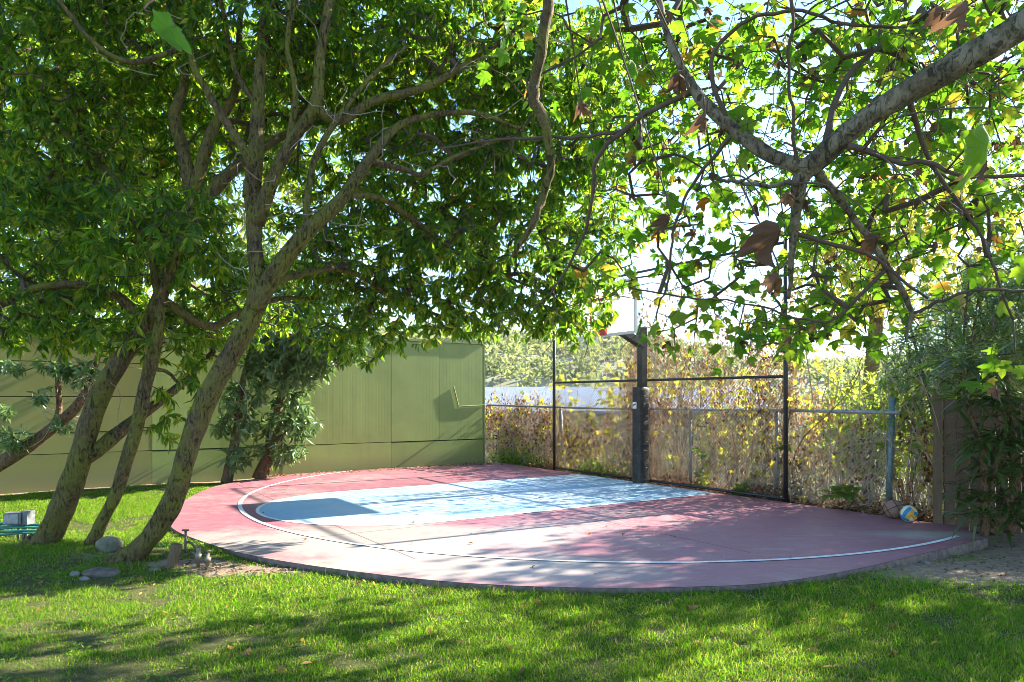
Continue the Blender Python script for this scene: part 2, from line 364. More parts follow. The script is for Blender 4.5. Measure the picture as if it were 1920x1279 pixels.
def ground_mat():
    m, nt, out = new_mat('soil_and_thatch')
    v = pos_coord(nt); n = noise(nt, 1.6, 6, .65, v); n2 = noise(nt, 14, 6, .7, v); n3 = noise(nt, 70, 4, .7, v)
    c = ramp(nt, n2, [(.3, (.045, .05, .018)), (.55, (.09, .095, .03)), (.75, (.15, .125, .055))])
    d = ramp(nt, n2, [(.25, (.17, .12, .075)), (.5, (.27, .205, .14)), (.75, (.40, .32, .23))])
    at = nd(nt, 'ShaderNodeAttribute', _attribute_name='dirt')
    f = nd(nt, 'ShaderNodeMath', _operation='MULTIPLY_ADD', i0=n2, i1=.7, i2=at.outputs['Fac'])
    ff = ramp(nt, f.outputs[0], [(.62, (0, 0, 0)), (.85, (1, 1, 1))])
    c = mix(nt, ff, c, d)
    hh = nd(nt, 'ShaderNodeMath', _operation='ADD', i0=n2, i1=n3)
    principled(nt, out, c, .95, .15, bump(nt, hh.outputs[0], .7, .03)); return m
M['ground'] = ground_mat()
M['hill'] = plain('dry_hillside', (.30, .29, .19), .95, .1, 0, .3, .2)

# ------------------------------------------------------------------ leaf templates (y along the leaf, z its upper side)
LAUREL = (np.array([(0, 0, 0), (-.145, .42, .05), (0, .45, -.02), (.145, .42, .05), (0, 1, -.10), (0, .8, -.05), (-.10, .75, .02), (.10, .75, .02)]),
          [(0, 2, 1), (0, 3, 2), (1, 2, 6), (2, 5, 6), (2, 3, 7), (2, 7, 5), (6, 5, 4), (5, 7, 4)])
LAUREL4 = (np.array([(0, 0, 0), (-.16, .5, .05), (0, .5, -.02), (.16, .5, .05), (0, 1, -.10)]), [(0, 2, 1), (0, 3, 2), (1, 2, 4), (2, 3, 4)])
NARROW = (np.array([(0, 0, 0), (-.06, .45, .02), (.06, .45, .02), (0, 1, -.12)]), [(0, 2, 1), (1, 2, 3)])
SMALL = (np.array([(0, 0, 0), (-.3, .45, .12), (0, .5, -.05), (.3, .45, .1), (0, 1, .05)]), [(0, 2, 1), (0, 3, 2), (1, 2, 4), (2, 3, 4)])
def palmate(lobes, notch=.45, cup=.12, dead=0.0, seed=0):
    r = np.random.default_rng(seed); V = [(0, .30, 0)]; out = [(0, 0, 0)]
    for i, (ang, ln) in enumerate(lobes):
        a = math.radians(ang)
        tip = np.array([math.sin(a), math.cos(a)]) * ln + np.array([0, .25])
        s1 = np.array([math.sin(a - .27), math.cos(a - .27)]) * ln * .74 + np.array([0, .25])
        s2 = np.array([math.sin(a + .27), math.cos(a + .27)]) * ln * .74 + np.array([0, .25])
        out += [(s1[0], s1[1]), (tip[0], tip[1]), (s2[0], s2[1])]
        if i < len(lobes) - 1:
            b = math.radians((ang + lobes[i + 1][0]) / 2)
            out.append((math.sin(b) * notch * .86, .25 + math.cos(b) * notch * .86))
    pts = [(0, .30, 0)]
    for q in out:
        x, y = q[0], q[1]; d2 = x * x + (y - .3) ** 2
        z = -cup * d2 * 1.6 + .10 * abs(x) + r.normal() * .025
        if dead:
            z = -dead * (abs(x) * 1.1 + .25 * max(0, y - .3)) + r.normal() * .09; x *= .62 + r.random() * .25; y *= .8 + r.random() * .2
        pts.append((x, y, z))
    n = len(pts); T = [(0, i + 1, i) for i in range(1, n - 1)] + [(0, 1, n - 1)]
    return np.array(pts), T
LB = [(-112, .42), (-58, .62), (0, .72), (58, .62), (112, .42)]
SYC = [palmate(LB, .42, .12, 0, 1), palmate([(-105, .36), (-52, .58), (4, .78), (60, .6), (110, .38)], .40, .30, 0, 2), palmate([(-108, .4), (-50, .66), (-4, .7), (50, .55), (105, .44)], .46, -.15, 0, 3)]
SYCD = [palmate(LB, .42, .2, .75, 4), palmate(LB, .36, .3, 1.1, 5)]

def frames(d, up):
    """rotation matrices with y along d and z near up"""
    d = d / (np.linalg.norm(d, axis=1)[:, None] + 1e-9)
    x = np.cross(d, up); x /= np.linalg.norm(x, axis=1)[:, None] + 1e-9
    z = np.cross(x, d); return np.stack([x, d, z], -1)
def rnd_dirs(n): 
    v = rng.normal(size=(n, 3)); return v / np.linalg.norm(v, axis=1)[:, None]
def whorls(tips, axis, k, L, droop=.55, spread=1.0, jit=.25):
    """k leaves round each twig tip, drooping"""
    m = len(tips); axis = axis / (np.linalg.norm(axis, axis=1)[:, None] + 1e-9)
    e = rnd_dirs(m); x = np.cross(axis, e); x /= np.linalg.norm(x, axis=1)[:, None]; y = np.cross(axis, x)
    pos, d, up = [], [], []
    for i in range(k):
        a = 2 * math.pi * i / k + rng.random(m) * 1.0
        rad = np.cos(a)[:, None] * x + np.sin(a)[:, None] * y
        dd = axis * (.25 + .6 * rng.random((m, 1))) + rad * spread + np.array([0, 0, -droop]) * (.4 + rng.random((m, 1))) + rng.normal(size=(m, 3)) * jit
        pos.append(tips - axis * (rng.random((m, 1)) * .08) + rad * .005); d.append(dd)
        up.append(axis + np.array([0, 0, .8]) + rng.normal(size=(m, 3)) * .35)
    pos = np.concatenate(pos); d = np.concatenate(d); up = np.concatenate(up)
    s = L * (.5 + .85 * rng.random(len(pos)))
    return pos, frames(d, up), s

def lobe_points(lobes, per_m3, shell=.35):
    out = []
    for (px, py, Y, rx, ry, rd) in lobes:
        c = P(px, py, Y); r = np.array([rx * Y / F, rd, ry * Y / F]); n = int(per_m3 * 4.19 * r.prod()) + 3
        q = rnd_dirs(n) * (shell + (1 - shell) * rng.random((n, 1)) ** .5)
        out.append(c + q * r)
    return np.concatenate(out)
def grow(nodes, att, sag=.04):
    """join every leaf tip to the nearest wood, tip by tip; returns segments and their radii and each tip's direction"""
    d0 = np.array([np.min(((nodes - a) ** 2).sum(1)) for a in att]); order = np.argsort(d0)
    cap = len(nodes) + len(att) * 4 + 10
    N = np.empty((cap, 3)); par = np.full(cap, -1); n = len(nodes); N[:n] = nodes; n0 = n
    tipdir = np.zeros_like(att); tipnode = []
    for k in order:
        a = att[k]; d = ((N[:n] - a) ** 2).sum(1); j = int(np.argmin(d)); L = math.sqrt(d[j])
        m = 1 if L < .25 else (2 if L < .7 else 3)
        p0 = N[j].copy(); prev = j; off = rng.normal(size=3) * .10 * L
        for i in range(1, m + 1):
            t = i / m; q = p0 + (a - p0) * t + off * math.sin(math.pi * t) + np.array([0, 0, sag * math.sin(math.pi * t) * L])
            N[n] = q; par[n] = prev; prev = n; n += 1
        tipdir[k] = N[n - 1] - N[par[n - 1]]
    cnt = np.ones(n)
    for i in range(n - 1, n0 - 1, -1): cnt[par[i]] += cnt[i]
    idx = np.arange(n0, n); A = N[par[idx]]; B = N[idx]
    rr = np.minimum(.0022 * cnt[idx] ** .5, .028); rp = np.where(par[idx] >= n0, np.minimum(.0022 * cnt[par[idx]] ** .5, .028), rr * 1.2)
    return A, B, np.minimum(rp, rr * 1.8), rr, tipdir

def limb_pts(rows, k=6, girth=.74):
    """rows (px, py, width px, depth) -> points and radii"""
    r = [(*P(px, py, Y), w * girth / 2 * Y / F) for px, py, w, Y in rows]
    s = spline(r, k); n = len(s); j = np.cumsum(rng.normal(size=(n, 3)), 0); j -= np.linspace(0, 1, n)[:, None] * j[-1]
    amp = np.clip(.007 - .13 * s[:, 3], .0012, .007)[:, None]
    return s[:, :3] + j * amp, np.maximum(s[:, 3], .002)
def leaf_parts(parent, tmpl_mesh, pos, R, s, want=300):
    """the leaves that show largest become objects of their own; returns the mask of the rest"""
    px = CX + pos[:, 0] / pos[:, 1] * F; py = HY - (pos[:, 2] - H) / pos[:, 1] * F
    vis = (px > -10) & (px < 1930) & (py > -10) & (py < 1290) & (pos[:, 1] > .5)
    score = np.where(vis, s / np.maximum(pos[:, 1], .3), -1)
    top = np.argsort(-score)[:want]; top = top[score[top] > 0]
    off = np.array(parent['_o'])
    for i in top:
        o = bpy.data.objects.new('leaf', tmpl_mesh[int(i) % len(tmpl_mesh)]); col.objects.link(o); o.parent = parent
        mt = np.eye(4); mt[:3, :3] = R[i] * s[i]; mt[:3, 3] = pos[i] - off; o.matrix_basis = Matrix(mt.tolist())
    rest = np.ones(len(pos), bool); rest[top] = False; return rest
def tmesh(name, tmpl, mat):
    b = MB(); b.add(tmpl[0], tris=tmpl[1]); me = b.mesh(name, np.zeros(3)); me.materials.append(mat); return me

# ------------------------------------------------------------------ ground
edge_px = [(520, 893), (420, 908), (370, 925), (335, 948), (319, 975), (330, 995), (400, 1022), (480, 1043), (640, 1068), (860, 1092), (1100, 1102), (1300, 1100), (1450, 1092), (1600, 1068), (1750, 1033), (1852, 1008)]
TOP = 0.06
edge = spline([G(x, y, TOP)[:2] for x, y in edge_px], 6)
back = [C(-.02, 5.55)[:2], C(-.02, 3)[:2], C(-.02, 0)[:2], C(-.02, -3)[:2], C(-.02, -5.12)[:2], C(3.2, -5.12)[:2], C(5.0, -5.12)[:2]]
court_poly = [tuple(q) for q in edge] + [tuple(q) for q in back]

def dirt_mask(X, Y):
    a, u = to_au(X, Y)
    d = np.zeros_like(X)
    for (cx, cy_, rx, ry) in ((5.0, 7.15, 1.9, .75), (-2.5, 7.0, .60, .22), (6.2, 8.0, 1.5, .9), (-3.1, 7.25, .5, .18)):
        e = np.sqrt(((X - cx) / rx) ** 2 + ((Y - cy_) / ry) ** 2); d = np.maximum(d, np.clip(1.6 - e * 1.2, 0, 1))
    d = np.maximum(d, np.clip((-.1 - a) * 3, 0, .8) * (u > -6))                    # beyond the fence
    d = np.maximum(d, np.clip(1 - (u + 5.2) / .35, 0, .8) * (a > 4))               # strip at the wall's foot
    d = np.maximum(d, .4 * np.clip(1.25 - np.sqrt(((X + 4.2) / .8) ** 2 + ((Y - 7.45) / .25) ** 2), 0, 1))
    return d
def zg(X, Y):
    X = np.asarray(X, float); Y = np.asarray(Y, float)
    z = (vnoise(X + 50, Y + 50, .9, 1) - .5) * .03 + (vnoise(X + 50, Y + 50, .25, 2) - .5) * .012
    e = np.sqrt(((X - 5.3) / 1.3) ** 2 + ((Y - 7.9) / .9) ** 2); z = z - .05 * np.clip(1.3 - e, 0, 1)
    a, u = to_au(X, Y)
    z = z - np.clip(-a - 1.2, 0, 20) * .2 * (u > -9)
    z = z + .09 * np.exp(-(((X + 4.6) / 1.3) ** 2 + ((Y - 7.75) / .7) ** 2))      # soil heaped at the trunks
    return z
def axis_pts(lo, hi, step, far):
    m = np.arange(lo, hi + step / 2, step); g = [];  s = step; x = hi
    while x < far: s *= 1.35; x += s; g.append(x)
    h = []; s = step; x = lo
    while x > -far: s *= 1.35; x -= s; h.append(x)
    return np.concatenate([h[::-1], m, g])
gx = axis_pts(-12, 10, .14, 900); gy = axis_pts(2.5, 20, .14, 900)
GX, GY = np.meshgrid(gx, gy, indexing='ij'); GZ = zg(GX, GY)
GZ = np.where(inside(GX, GY, court_poly), np.minimum(GZ, -.02), GZ)
b = MB(); nx, ny = GX.shape; i, j = np.meshgrid(np.arange(nx - 1), np.arange(ny - 1), indexing='ij'); q = i * ny + j
b.add(np.stack([GX, GY, GZ], -1).reshape(-1, 3), quads=np.stack([q, q + ny, q + ny + 1, q + 1], -1).reshape(-1, 4))
g = b.build('ground', M['ground'], smooth=True, origin=(0, 0, 0)); g['kind'] = 'structure'
at = g.data.attributes.new('dirt', 'FLOAT', 'POINT'); at.data.foreach_set('value', dirt_mask(GX, GY).astype(np.float32).ravel())

# ------------------------------------------------------------------ basketball court
def poly_sheet(name, ring, z, mat, parent=None, depth=None):
    ring = np.asarray(ring)[:, :2]; n = len(ring)
    V = [(x, y, z) for x, y in ring]; Fc = [tuple(range(n))]
    if depth:
        V += [(x, y, z - depth) for x, y in ring]; Fc += [(k, n + k, n + (k + 1) % n, (k + 1) % n) for k in range(n)]
    area = sum(ring[k][0] * ring[(k + 1) % n][1] - ring[(k + 1) % n][0] * ring[k][1] for k in range(n))
    if area < 0: Fc = [tuple(reversed(f)) for f in Fc]
    me = bpy.data.meshes.new(name); me.from_pydata(V, [], Fc); me.update(); me.materials.append(mat); me.polygons.foreach_set('use_smooth', np.zeros(len(Fc), bool))
    o = bpy.data.objects.new(name, me); col.objects.link(o); o['_o'] = [0.0, 0.0, 0.0]
    if parent is not None: o.parent = parent
    return o
def strip(name, path, w, z, mat, parent):
    path = np.asarray(path)[:, :2]; t = np.gradient(path, axis=0); t /= np.linalg.norm(t, axis=1)[:, None]; nrm = np.stack([-t[:, 1], t[:, 0]], 1)
    L = path + nrm * w / 2; R_ = path - nrm * w / 2; n = len(path); b = MB()
    b.add(np.column_stack([np.vstack([L, R_]), np.full(2 * n, z)]), quads=[(k, n + k, n + k + 1, k + 1) for k in range(n - 1)])
    return b.build(name, mat, parent)
court = poly_sheet('basketball_court', court_poly, TOP, M['court_red'], None); court['kind'] = 'structure'
ring = np.array(court_poly); b = MB(); nn = len(ring); jag = TOP - .003 + .0 * ring[:, :1]
b.add(np.vstack([np.column_stack([ring, jag]), np.column_stack([ring, jag - .22])]), quads=[(k, nn + k, nn + (k + 1) % nn, (k + 1) % nn) for k in range(nn)]); b.build('slab_edge', M['concrete'], court)
FT, KW, R3, HC = 5.15, 1.80, 5.75, 1.38
th = np.linspace(-math.pi / 2, math.pi / 2, 40)
arc = [C(FT + KW * math.cos(t), KW * math.sin(t))[:2] for t in th]
poly_sheet('key_paint', [C(.06, -KW)[:2]] + arc + [C(.06, KW)[:2]], TOP + .002, M['court_blue'], court)
strip('key_line', [C(a, -KW)[:2] for a in np.linspace(.06, FT, 20)] + arc[1:-1] + [C(a, KW)[:2] for a in np.linspace(FT, .06, 20)], .05, TOP + .004, M['court_white'], court)
strip('free_throw_line', [C(FT, u)[:2] for u in np.linspace(-KW + .03, KW - .03, 12)], .05, TOP + .004, M['court_white'], court)
th3 = np.linspace(-math.radians(66), math.radians(97), 80)
strip('three_point_line', [C(HC + R3 * math.cos(t), .2 + R3 * math.sin(t))[:2] for t in th3], .06, TOP + .006, M['court_white'], court)
for pts in ([C(a, -1.9 - .02)[:2] for a in np.linspace(.1, 7.0, 9)], [C(a, 1.95)[:2] for a in np.linspace(.1, 7.2, 9)],
            [C(3.4, u)[:2] for u in np.linspace(-5.0, 5.2, 9)], [C(6.4, u)[:2] for u in np.linspace(-4.2, 3.6, 9)]):
    strip('slab_joint', pts, .010, TOP + .001, M['joint'], court)

# ------------------------------------------------------------------ green board wall
WU = -5.25
wall = thing('boundary_wall', 'tall green painted board wall behind the far side of the court', 'wall', C(0, WU))
WN = UA                                             # faces the court
def wall_panel(a0, a1, z0, z1, mat, name='panel', proud=0.0, th=.03):
    b = MB(); c = C((a0 + a1) / 2, WU + th / 2 + proud, (z0 + z1) / 2)
    b.box(c, NA * ((a1 - a0) / 2 - .004), UA * th / 2, ZA * ((z1 - z0) / 2 - .004)); return b.build(name, mat, wall)
WT = 2.93
b = MB(); b.box(C(7.2, WU - .07, WT / 2 - .15), NA * 6.86, UA * .055, ZA * (WT / 2 + .15)); b.build('wall_core', M['wall_core'], wall)
a = .33; k = 0
for wdt in (2.42, 2.44, 2.44, 2.44, 2.44, 1.56):
    wall_panel(a, a + wdt, -.06, .63 + .01 * (k % 2), M['wall_flat' if k < 3 else 'wall_shaded'], proud=.004 * (k % 2)); 
    if k < 2: 
        for j in range(2): wall_panel(a + j * wdt / 2, a + (j + 1) * wdt / 2, .645, WT, M['wall'], proud=.003 * ((j + k) % 3))
    elif k == 2:
        for j in range(2): wall_panel(a + j * wdt / 2, a + (j + 1) * wdt / 2, .645, WT, M['wall'], proud=.003 * (j % 2))
    else:
        for (z0, z1) in ((.645, 1.02), (1.025, 1.66), (1.665, 2.28), (2.285, WT)):
            wall_panel(a, a + wdt, z0, z1, M['wall_shaded'], proud=.003 * ((k + int(z0 * 10)) % 3))
    a += wdt; k += 1
b = MB(); b.box(C(7.2, WU - .03, WT + .03), NA * 6.91, UA * .09, ZA * .028); b.build('cap', M['wall_trim'], wall)
b = MB(); b.box(C(.31, WU - .03, WT / 2), NA * .018, UA * .062, ZA * (WT / 2 - .01)); b.build('corner_trim', M['wall_trim'], wall)
cp = thing('wall_conduit', 'thin bent pipe painted green, fixed to the wall beside the chain link fence', 'pipe', C(.7, WU + .06, 1.4))
for p0, p1 in ((C(1.16, WU + .047, 1.90), C(1.03, WU + .047, 1.44)), (C(1.04, WU + .047, 1.43), C(.3, WU + .047, 1.46))):
    b = MB(); b.tube([p0, p1], .013, 8); b.build('pipe_run', M['wall_trim'], cp)

# ------------------------------------------------------------------ fences
def diamond(b, a, u0, u1, z0, z1, pitch, r):
    A, B = [], []
    for s in (1, -1):
        k = -int((z1 - z0) / pitch) - 1
        while True:
            us = u0 + k * pitch if s == 1 else u1 - k * pitch
            if (s == 1 and us > u1) or (s == -1 and us < u0): break
            t0, t1 = 0.0, z1 - z0
            lim0 = (u0 - us) if s == 1 else (us - u1); lim1 = (u1 - us) if s == 1 else (us - u0)
            t0 = max(t0, lim0); t1 = min(t1, lim1)
            if t1 - t0 > .02:
                A.append(C(a + .006 * s, us + s * t0, z0 + t0)); B.append(C(a + .006 * s, us + s * t1, z0 + t1))
            k += 1
    b.segs(A, B, r, r, 3)
FH = 4.05
tall = thing('backstop_fence', 'tall black chain link backstop fence standing behind the hoop', 'fence', C(-.10, 0, 0))
for u in (-2.92, 3.03):
    b = MB(); b.tube([C(-.10, u, -.1), C(-.10, u, FH)], .034, 10); p = b.build('post', M['pole_black'], tall, True)
    b = MB(); b.tube([C(-.10, u, FH), C(-.10, u, FH + .05)], [.040, .012], 10); b.build('post_cap', M['pole_black'], p, True)
for z in (.10, 1.97, FH - .03):
    b = MB(); b.tube([C(-.10, -2.9, z), C(-.10, 3.0, z)], .023, 8); b.build('rail', M['pole_black'], tall, True)
b = MB(); diamond(b, -.10, -2.9, 3.0, .11, 1.96, .062, .0024); b.build('chain_link_mesh', M['wire'], tall, stuff=True)
b = MB(); diamond(b, -.10, -2.9, 3.0, 1.98, FH - .04, .062, .0018); b.build('chain_link_mesh', M['wire'], tall, stuff=True)
old = thing('chain_link_fence', 'low weathered galvanised chain link fence overgrown with dry vines', 'fence', C(-.30, 0, 0))
for u, m, hh, r in ((-2.95, 'galv', 1.42, .03), (.9, 'galv', 1.42, .028), (2.72, 'galv', 1.42, .028)):
    b = MB(); b.tube([C(-.30 - .1 * (u == -2.95), u, -.1), C(-.30, u, hh)], r, 9); b.build('post', M[m], old, True)
b = MB(); b.tube([C(-.30, 4.52, -.1), C(-.27, 4.60, 1.64)], .042, 12); b.build('post', M['green_pipe'], old, True)['label'] = 'weathered green end post beside the balls'
b = MB(); b.tube([C(.26, -5.16, 1.46), C(-.30, -2, 1.42), C(-.30, 1, 1.43), C(-.30, 3.0, 1.45)], .021, 8); b.build('rail', M['galv'], old, True)
b = MB(); b.tube([C(-.24, 3.0, 1.45), C(-.23, 4.72, 1.44)], .026, 8); b.build('rail', M['galv'], old, True)
b = MB(); diamond(b, -.32, -6.4, 3.0, .05, 1.42, .062, .0022); b.build('chain_link_mesh', M['wire_galv'], old, stuff=True)
b = MB(); diamond(b, -.27, 3.05, 4.55, .05, 1.2, .062, .0022); b.build('chain_link_mesh', M['wire_galv'], old, stuff=True)

# ------------------------------------------------------------------ basketball hoop
hoop = thing('basketball_hoop', 'basketball hoop on a black padded post with a white backboard', 'basketball hoop', C(.02, 0, TOP))
b = MB(); b.box(C(.02, 0, 1.5), NA * .065, UA * .065, ZA * 1.45); b.build('post', M['pole_black'], hoop)
def soft_box(c, ax, ay, z0, z1, nz=26, jit=.0015):
    b = MB(); ring = []
    for k in range(16):
        t = 2 * math.pi * k / 16; cx, sx = math.cos(t), math.sin(t); e = .35
        ring.append((math.copysign(abs(cx) ** e, cx), math.copysign(abs(sx) ** e, sx)))
    V = []
    for i in range(nz + 1):
        z = z0 + (z1 - z0) * i / nz; f = 1 - (.03 if i in (0, nz) else 0)
        for (x, y) in ring: V.append(c + ax * x * f * (1 + rng.normal() * jit * 3) + ay * y * f * (1 + rng.normal() * jit * 3) + ZA * z)
    Q = [(i * 16 + k, i * 16 + (k + 1) % 16, (i + 1) * 16 + (k + 1) % 16, (i + 1) * 16 + k) for i in range(nz) for k in range(16)]
    T = [(nz * 16, nz * 16 + k, nz * 16 + k + 1) for k in range(1, 15)]
    b.add(V, tris=T, quads=Q); return b
pad = soft_box(C(.06, 0), NA * .125, UA * .115, TOP, 1.84).build('pad', M['pad'], hoop, True)
b = MB(); b.box(C(.192, -.02, 1.50), NA * .003, UA * .05, ZA * .06); lb = b.build('pad_badge', M['white'], pad)
b = MB(); b.box(C(.197, -.02, 1.512), NA * .002, UA * .034 + ZA * .012, ZA * .012); b.build('badge_mark', M['black'], lb)
for s in (-1, 1):
    b = MB(); b.box((C(.02, s * .05, 2.62) + C(.92, s * .05, 3.02)) / 2, (C(.92, 0, 3.02) - C(.02, 0, 2.62)) / 2, UA * .035, ZA * .06); b.build('arm', M['pole_black'], hoop)
b = MB(); b.box(C(.90, 0, 3.1), NA * .03, UA * .14, ZA * .14); b.build('mount_frame', M['pole_black'], hoop)
BA, BZ0, BZ1, BW = 1.0, 2.74, 3.66, .90
bb = MB(); bb.box(C(BA, 0, (BZ0 + BZ1) / 2), NA * .012, UA * (BW - .03), ZA * ((BZ1 - BZ0) / 2 - .03)); board = bb.build('backboard', M['acrylic'], hoop)
for z in (BZ0 + .015, BZ1 - .015):
    b = MB(); b.box(C(BA, 0, z), NA * .024, UA * BW, ZA * .022); b.build('board_frame', M['white'], board)
for s in (-1, 1):
    b = MB(); b.box(C(BA, s * (BW - .015), (BZ0 + BZ1) / 2), NA * .0235, UA * .022, ZA * ((BZ1 - BZ0) / 2 - .038)); b.build('board_frame', M['white'], board)
for (du, dz, wu, wz) in ((0, .26, .30, .025), (0, .66, .30, .025), (-.28, .46, .025, .175), (.28, .46, .025, .175)):
    b = MB(); b.box(C(BA + .015, du, BZ0 + dz), NA * .003, UA * wu, ZA * wz); b.build('target_line', M['rim'], board)
b = MB(); b.box(C(BA + .03, 0, BZ0 + .13), NA * .018, UA * .16, ZA * .12); b.build('rim_bracket', M['rim'], hoop)
b = MB(); rc = C(BA + .06 + .25, 0, BZ0 + .20); b.tube([rc + .228 * (math.cos(t) * NA + math.sin(t) * UA) for t in np.linspace(0, 2 * math.pi, 33)], .011, 8, cap=False); b.build('rim', M['rim'], hoop, True)
b = MB()
for k in range(12):
    for s in (1, -1):
        pts = []
        for i in range(7):
            t = 2 * math.pi * (k + s * i * .5) / 12; r_ = .225 - .10 * (i / 6) ** .7; pts.append(rc + r_ * (math.cos(t) * NA + math.sin(t) * UA) - ZA * .42 * i / 6)
        b.tube(pts, .004, 3, cap=False)
b.build('net', M['cord'], hoop)

# ------------------------------------------------------------------ balls
def ball_grid(c, r, n=24, m=16):
    b = MB(); V = []
    for i in range(m + 1):
        ph = math.pi * i / m
        for k in range(n): t = 2 * math.pi * k / n; V.append(c + r * np.array([math.sin(ph) * math.cos(t), math.sin(ph) * math.sin(t), math.cos(ph)]))
    Q = [(i * n + k, (i + 1) * n + k, (i + 1) * n + (k + 1) % n, i * n + (k + 1) % n) for i in range(m) for k in range(n)]
    b.add(V, quads=Q); return b
M['bball'] = plain('worn_tan_rubber', (.26, .155, .115), .7, .3, 0, .25, 60, .5)
bc = G(1675, 972, TOP) + np.array([0, .0, .122]); bk = thing('basketball', 'worn tan basketball with black seams lying at the fence foot', 'ball', bc - np.array([0, 0, .122]))
ball_grid(bc, .12).build('ball_skin', M['bball'], bk, True)
e1 = np.array([.75, -.35, .5]); e1 /= np.linalg.norm(e1); e2 = np.cross(e1, (0, .3, 1)); e2 /= np.linalg.norm(e2); e3 = np.cross(e1, e2)
for (p, q, off, rr) in ((e1, e2, 0, .1205), (e1, e3, 0, .1205), (e2, e3, .06, .104), (e2, e3, -.06, .104)):
    n_ = np.cross(p, q); b = MB(); b.tube([bc + n_ * off + rr * (math.cos(t) * p + math.sin(t) * q) for t in np.linspace(0, 2 * math.pi, 40)], .0042, 5, cap=False); b.build('seam', M['black'], bk, True)
vc = G(1704, 979, TOP) + np.array([0, 0, .108]); vb = thing('volleyball', 'yellow, white and blue volleyball leaning against the basketball', 'ball', vc - np.array([0, 0, .108]))
M['vy'] = plain('yellow_ball_panel', (.70, .36, .03), .45, .4, 0, .1); M['vw'] = plain('white_ball_panel', (.70, .68, .50), .45, .4, 0, .1); M['vb'] = plain('blue_ball_panel', (.02, .22, .45), .45, .4, 0, .1)
Rv = np.array(Matrix.Rotation(.6, 3, 'Z') @ Matrix.Rotation(.5, 3, 'X') @ Matrix.Rotation(.4, 3, 'Y'))
ci = 0
for ax in range(3):
    for sg in (-1, 1):
        for st in range(3):
            V = []; n = 5
            for i in range(n + 1):
                for k in range(n + 1):
                    x = -1 + (st + .02 + .96 * i / n) * 2 / 3; y = -.985 + 1.97 * k / n
                    v = np.zeros(3); v[ax] = sg; v[(ax + 1) % 3] = math.tan(x * math.pi / 4); v[(ax + 2) % 3] = math.tan(y * math.pi / 4)
                    v = v / np.linalg.norm(v) * (.106 - .002 * (i in (0, n) or k in (0, n))); V.append(vc + Rv @ v)
            Q = [(i * (n + 1) + k, (i + 1) * (n + 1) + k, (i + 1) * (n + 1) + k + 1, i * (n + 1) + k + 1) for i in range(n) for k in range(n)]
            if sg < 0: Q = [tuple(reversed(q)) for q in Q]
            b = MB(); b.add(V, quads=Q); b.build('panel', (M['vy'], M['vb'], M['vw'])[(st + ci) % 3], vb, True)
        ci += 1
ball_grid(vc, .1025, 16, 10).build('ball_core', M['vw'], vb, True)

# ------------------------------------------------------------------ trees
def make_tree(name, label, cat, base, trunk_rows, limbs, lobes, per_m3, k, L, leafmat, barkmat, tmpl, parts=300, droop=.55, group=None, dead=0, twig='twig', sides=14, shell=.35, girth=.76):
    t = thing(name, label, cat, base, group)
    nodes = []
    p, r = limb_pts(trunk_rows, girth=girth); b = MB(); b.tube(p, r, sides, wob=.10); b.build('trunk', M[barkmat], t, True); nodes.append(p[len(p) // 2:])
    if parts:
        for a_ in np.arange(4) * 1.57 + rng.random(4) * .8:
            d_ = np.array([math.cos(a_), math.sin(a_), 0]); q0 = np.array(base); ln = r[4] * (3.2 + 2 * rng.random()); b = MB(); b.tube(spline([q0 + d_ * r[4] * .2 + ZA * r[4] * .7, q0 + d_ * r[4] * 1.1 + ZA * r[4] * .15, q0 + d_ * ln * .6 + ZA * .012, q0 + d_ * ln - ZA * .04], 4), np.linspace(r[4] * .42, .012, 13), 8, wob=.15); b.build('root', M[barkmat], t, True)
    for rows in limbs:
        p, r = limb_pts(rows); b = MB(); b.tube(p, r, 10, wob=.07); b.build('limb', M[barkmat], t, True); nodes.append(p)
    att = lobe_points(lobes, per_m3, shell)
    A, B, ra, rb, td = grow(np.concatenate(nodes), att)
    b = MB(); b.segs(A, B, ra, rb, 4); b.build('twigs', M[twig], t, stuff=True)
    if dead:
        nn = np.concatenate(nodes); s = nn[rng.integers(0, len(nn), dead)]; A, B = [], []
        for q in s:
            d = rnd_dirs(1)[0] * np.array([1, .7, .8]); x = q
            for _ in range(6):
                d = d + rng.normal(size=3) * .5; d /= np.linalg.norm(d); y = x + d * .11; A.append(x); B.append(y); x = y
        b = MB(); b.segs(A, B, .0045, .0035, 4); b.build('dead_twigs', M['twig_dead'], t, stuff=True)
    pos, R, s = whorls(att, td + np.array([0, 0, -.05]), k, L, droop)
    if parts:
        rest = leaf_parts(t, [tmesh('leaf', LAUREL if tmpl is LAUREL4 else tmpl, M[leafmat])], pos, R, s, parts)
        pos, R, s = pos[rest], R[rest], s[rest]
    b = MB(); b.leaves(tmpl, pos, R, s); b.build('foliage', M[leafmat], t, stuff=True)
    return t
T3Y = 7.35
trunk3 = [(205, 1085, 130, 7.3), (238, 1052, 84, 7.34), (270, 1020, 66, 7.36), (303, 980, 66, 7.36), (330, 925, 67, 7.36), (350, 860, 66, 7.36), (371, 790, 66, 7.4), (402, 722, 66, 7.45), (440, 652, 66, 7.5), (473, 590, 62, 7.55), (484, 530, 56, 7.6), (478, 465, 50, 7.65), (475, 405, 50, 7.7), (470, 350, 46, 7.75)]
